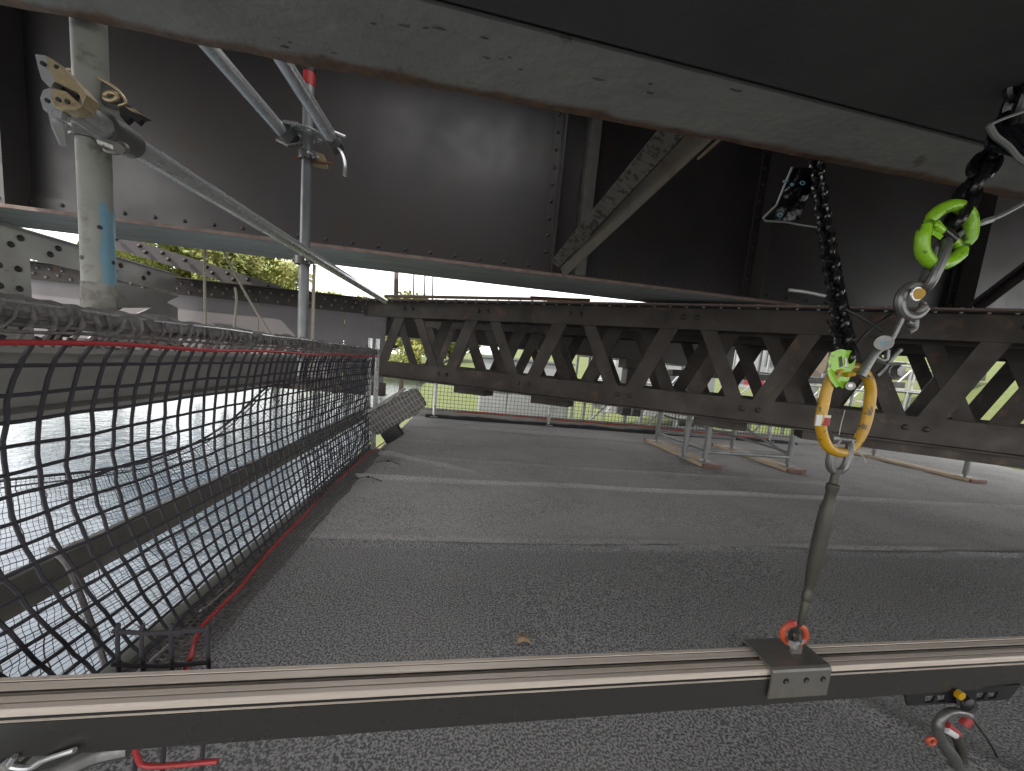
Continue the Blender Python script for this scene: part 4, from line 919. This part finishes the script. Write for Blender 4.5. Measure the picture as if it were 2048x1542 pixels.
for s_ in (-.16, .16): MB().tube([c+q*(s_-.02), c+q*(s_+.02)], .40, 28).build('flange', 'wood', dr)
MB().tube([c-q*.14, c+q*.14], .24, 20).build('core', 'greypanel', dr)
MB().tube([c-q*.185, c-q*.181], .06, 14).build('hub', 'greysteel', dr)
def barrier(x, y, z, l, lab, rot=0):
    t = thing('barrier_board', (x, y, z), lab, 'barrier', 'red and white site barriers beyond the lattice')
    mx = Matrix.Translation((x, y, z)) @ Matrix.Rotation(rot, 4, 'Z')
    n = int(l/.3); r = MB(); w_ = MB()
    for i in range(n): (r if i % 2 else w_).box((i*.3, 0, .8), (i*.3+.299, .03, 1.0), mx)
    r.build('red_stripes', 'redpaint', t); w_.build('white_stripes', 'white', t)
    MB().box((.1, .031, 0), (.14, .07, 1.05), mx).box((l-.5, .031, 0), (l-.46, .07, 1.05), mx).build('feet', 'greysteel', t)
barrier(1.2, 12, -.55, 3.6, 'red and white barrier seen low through the left lacing bars', .1)
barrier(4.9, 11.5, -.2, 3.3, 'red and white barrier behind the middle lacing bars', -.2)
barrier(8.6, 11.2, .35, 3.0, 'red and white barrier behind the green hook', .15)
def cabin(x, y, z, l, d, h, lab, m='white'):
    t = thing('site_cabin', (x, y, z), lab, 'cabin')
    MB().box((x, y, z), (x+l, y+d, z+h), bev=.04).build('wall', m, t)
    MB().box((x-.08, y-.08, z+h+.003), (x+l+.08, y+d+.08, z+h+.10)).build('roof', 'cabin', t)
    for i in range(int(l/1.6)):
        f = MB().box((x+.5+i*1.6, y-.03, z+h*.45), (x+1.4+i*1.6, y-.004, z+h*.8)).build('window', 'cabin', t)
        MB().box((x+.55+i*1.6, y-.04, z+h*.45+.05), (x+1.35+i*1.6, y-.031, z+h*.8-.05)).build('pane', 'glass', f)
    MB().box((x+l-.9, y-.03, z+.05), (x+l-.15, y-.004, z+h*.8)).build('door', 'cabin', t)
cabin(.6, 17, -1.4, 4.2, 2.2, 2.7, 'small white cabin far behind the left lacing bars')
cabin(6.6, 16.5, -.7, 5, 2.3, 2.7, 'long white cabin far behind the middle lacing bars')
cabin(13, 16, 1.0, 3.4, 2.2, 2.5, 'white cabin far behind the yellow ring')
bm = thing('timber_stack', (15.5, 12.6, 2), 'stack of dark long timbers on the grass at far right', 'timber stack')
for i in range(4): MB().bar((12.5, 12.2+i*.22, 1.75), (21, 13.2+i*.22, 2.4), .2, .34).build('timber', 'truss', bm)
rl = thing('riverside_railing', (-6, 9.2, -2.0), 'distant red post railing in the sky gap above the lattice', 'railing')
for q in ((793, 540, 595), (828, 545, 592), (850, 550, 592), (866, 552, 594)):
    a, b = at(q[0], q[1], 9), at(q[0]-1, q[2]+5, 9)
    MB().bar(a, b, .10 if q[0] == 793 else .03, .05, (0, 1, 0)).build('post', 'rustrim' if q[0] == 793 else 'greysteel', rl)
MB().tube([at(770, 592, 9), at(1180, 600, 9)], .04, 8).build('rail', 'rustrim', rl)
MB().bar(at(1060, 596, 8.8), at(1175, 602, 8.8), .06, .22, (0, 1, 0)).build('rust_beam', 'rust', rl)
# ================================================================ trees
def crown_mesh(seed, R, H, n, leaf):
    rnd = random.Random(seed); b = MB(); cl = []
    for i in range(34):
        a = rnd.uniform(0, 6.283); h = rnd.uniform(.0, 1); rr = R*(.25+.75*math.sin(math.pi*(.12+.8*h)))*rnd.uniform(.35, 1)
        cl.append((V((rr*math.cos(a), rr*math.sin(a), h*H)), rnd.uniform(.16, .34)*R))
    for i in range(n):
        c, r = rnd.choice(cl); d = V((rnd.gauss(0, 1), rnd.gauss(0, 1), rnd.gauss(0, .8))).normalized()*r*rnd.uniform(.55, 1.1)
        p = c+d; s_ = leaf*rnd.uniform(.6, 1.4); u = V((rnd.gauss(0, 1), rnd.gauss(0, 1), rnd.gauss(0, 1))).normalized(); v = u.orthogonal().normalized()
        vs = [b.b.verts.new(p+u*s_), b.b.verts.new(p+v*s_*.6), b.b.verts.new(p-u*s_), b.b.verts.new(p-v*s_*.6)]; b.b.faces.new(vs)
    return b, cl
def make_tree(seed, R, H, th, n, leaf):
    t = thing('leafy_tree', (0, 0, 0), '-', 'tree', 'trees on the far bank')
    b, cl = crown_mesh(seed, R, H, n, leaf); bmesh.ops.translate(b.b, vec=(0, 0, th*.75), verts=b.b.verts)
    b.build('crown', 'leaf', t, smooth=False, recalc=False)
    m = MB().tube([(0, 0, -1), (0, 0, th*.4), (.15, 0, th*.8), (.1, .1, th+H*.4)], [.30, .24, .19, .08], 10)
    for c, r in cl[:9]: m.tube([(0.1, 0, th*.75), (c.x*.5, c.y*.5, th*.75+c.z*.45), (c.x, c.y, th*.75+c.z)], [.10, .06, .02], 6)
    m.build('trunk', 'bark', t); return t
protos = [make_tree(3, 3.4, 6.5, 3.0, 6500, .17), make_tree(8, 4.4, 8.5, 3.2, 8500, .18), make_tree(15, 3.0, 5.2, 2.4, 5200, .16)]
spots = [(1, 330, 30, 'bushy yellow-green tree farthest left above the pinkish flange strip'), (1, 395, 33, 'yellow-green tree behind the straight rope'), (0, 450, 31, 'sunlit tree behind the top of the slanting rope'),
         (1, 505, 36, 'tall yellow-green tree right of the ropes against white sky'), (0, 555, 44, 'smaller tree at the right end of the tall left clump'), (2, 640, 62, 'low far tree just right of the slim post'),
         (2, 700, 64, 'low far tree left of the long tube end'), (0, 770, 72, 'low far tree below the long tube'), (2, 840, 68, 'low far tree beside the red post'), (2, 910, 70, 'low far tree right of the red post'),
         (1, 120, 34, 'tree glimpsed under the far left girder'), (0, 230, 36, 'tree behind the thick worn post'), (2, 810, 50, 'green tree seen through the leftmost lacing gap')]
used = set()
for pi, px_, d, lab in spots:
    o = protos[pi] if pi not in used else copy_tree(protos[pi]); used.add(pi)
    p = at(px_, 640, d); z0 = -3.4 if d < 40 else 0.0
    z0 = {33: -1.5, 30: -1.0, 31: -1.5, 36: -1.0, 34: -2, 44: -2.4, 50: -3}.get(d, -.5)
    tops = {330: 480, 395: 470, 450: 495, 505: 500, 555: 535, 640: 562, 700: 570, 770: 572, 840: 574, 910: 580, 120: 520, 230: 500, 810: 650}
    sc_ = (at(px_, tops[px_], d).z-z0)/(8.7, 10.9, 7.0)[pi]
    o.location = (p.x, p.y, z0); o.rotation_euler.z = random.uniform(0, 6); o.scale = (sc_*(1.35 if d > 60 else 1), sc_*(1.35 if d > 60 else 1), sc_*(.80 if d > 60 else 1))
    o['label'] = lab
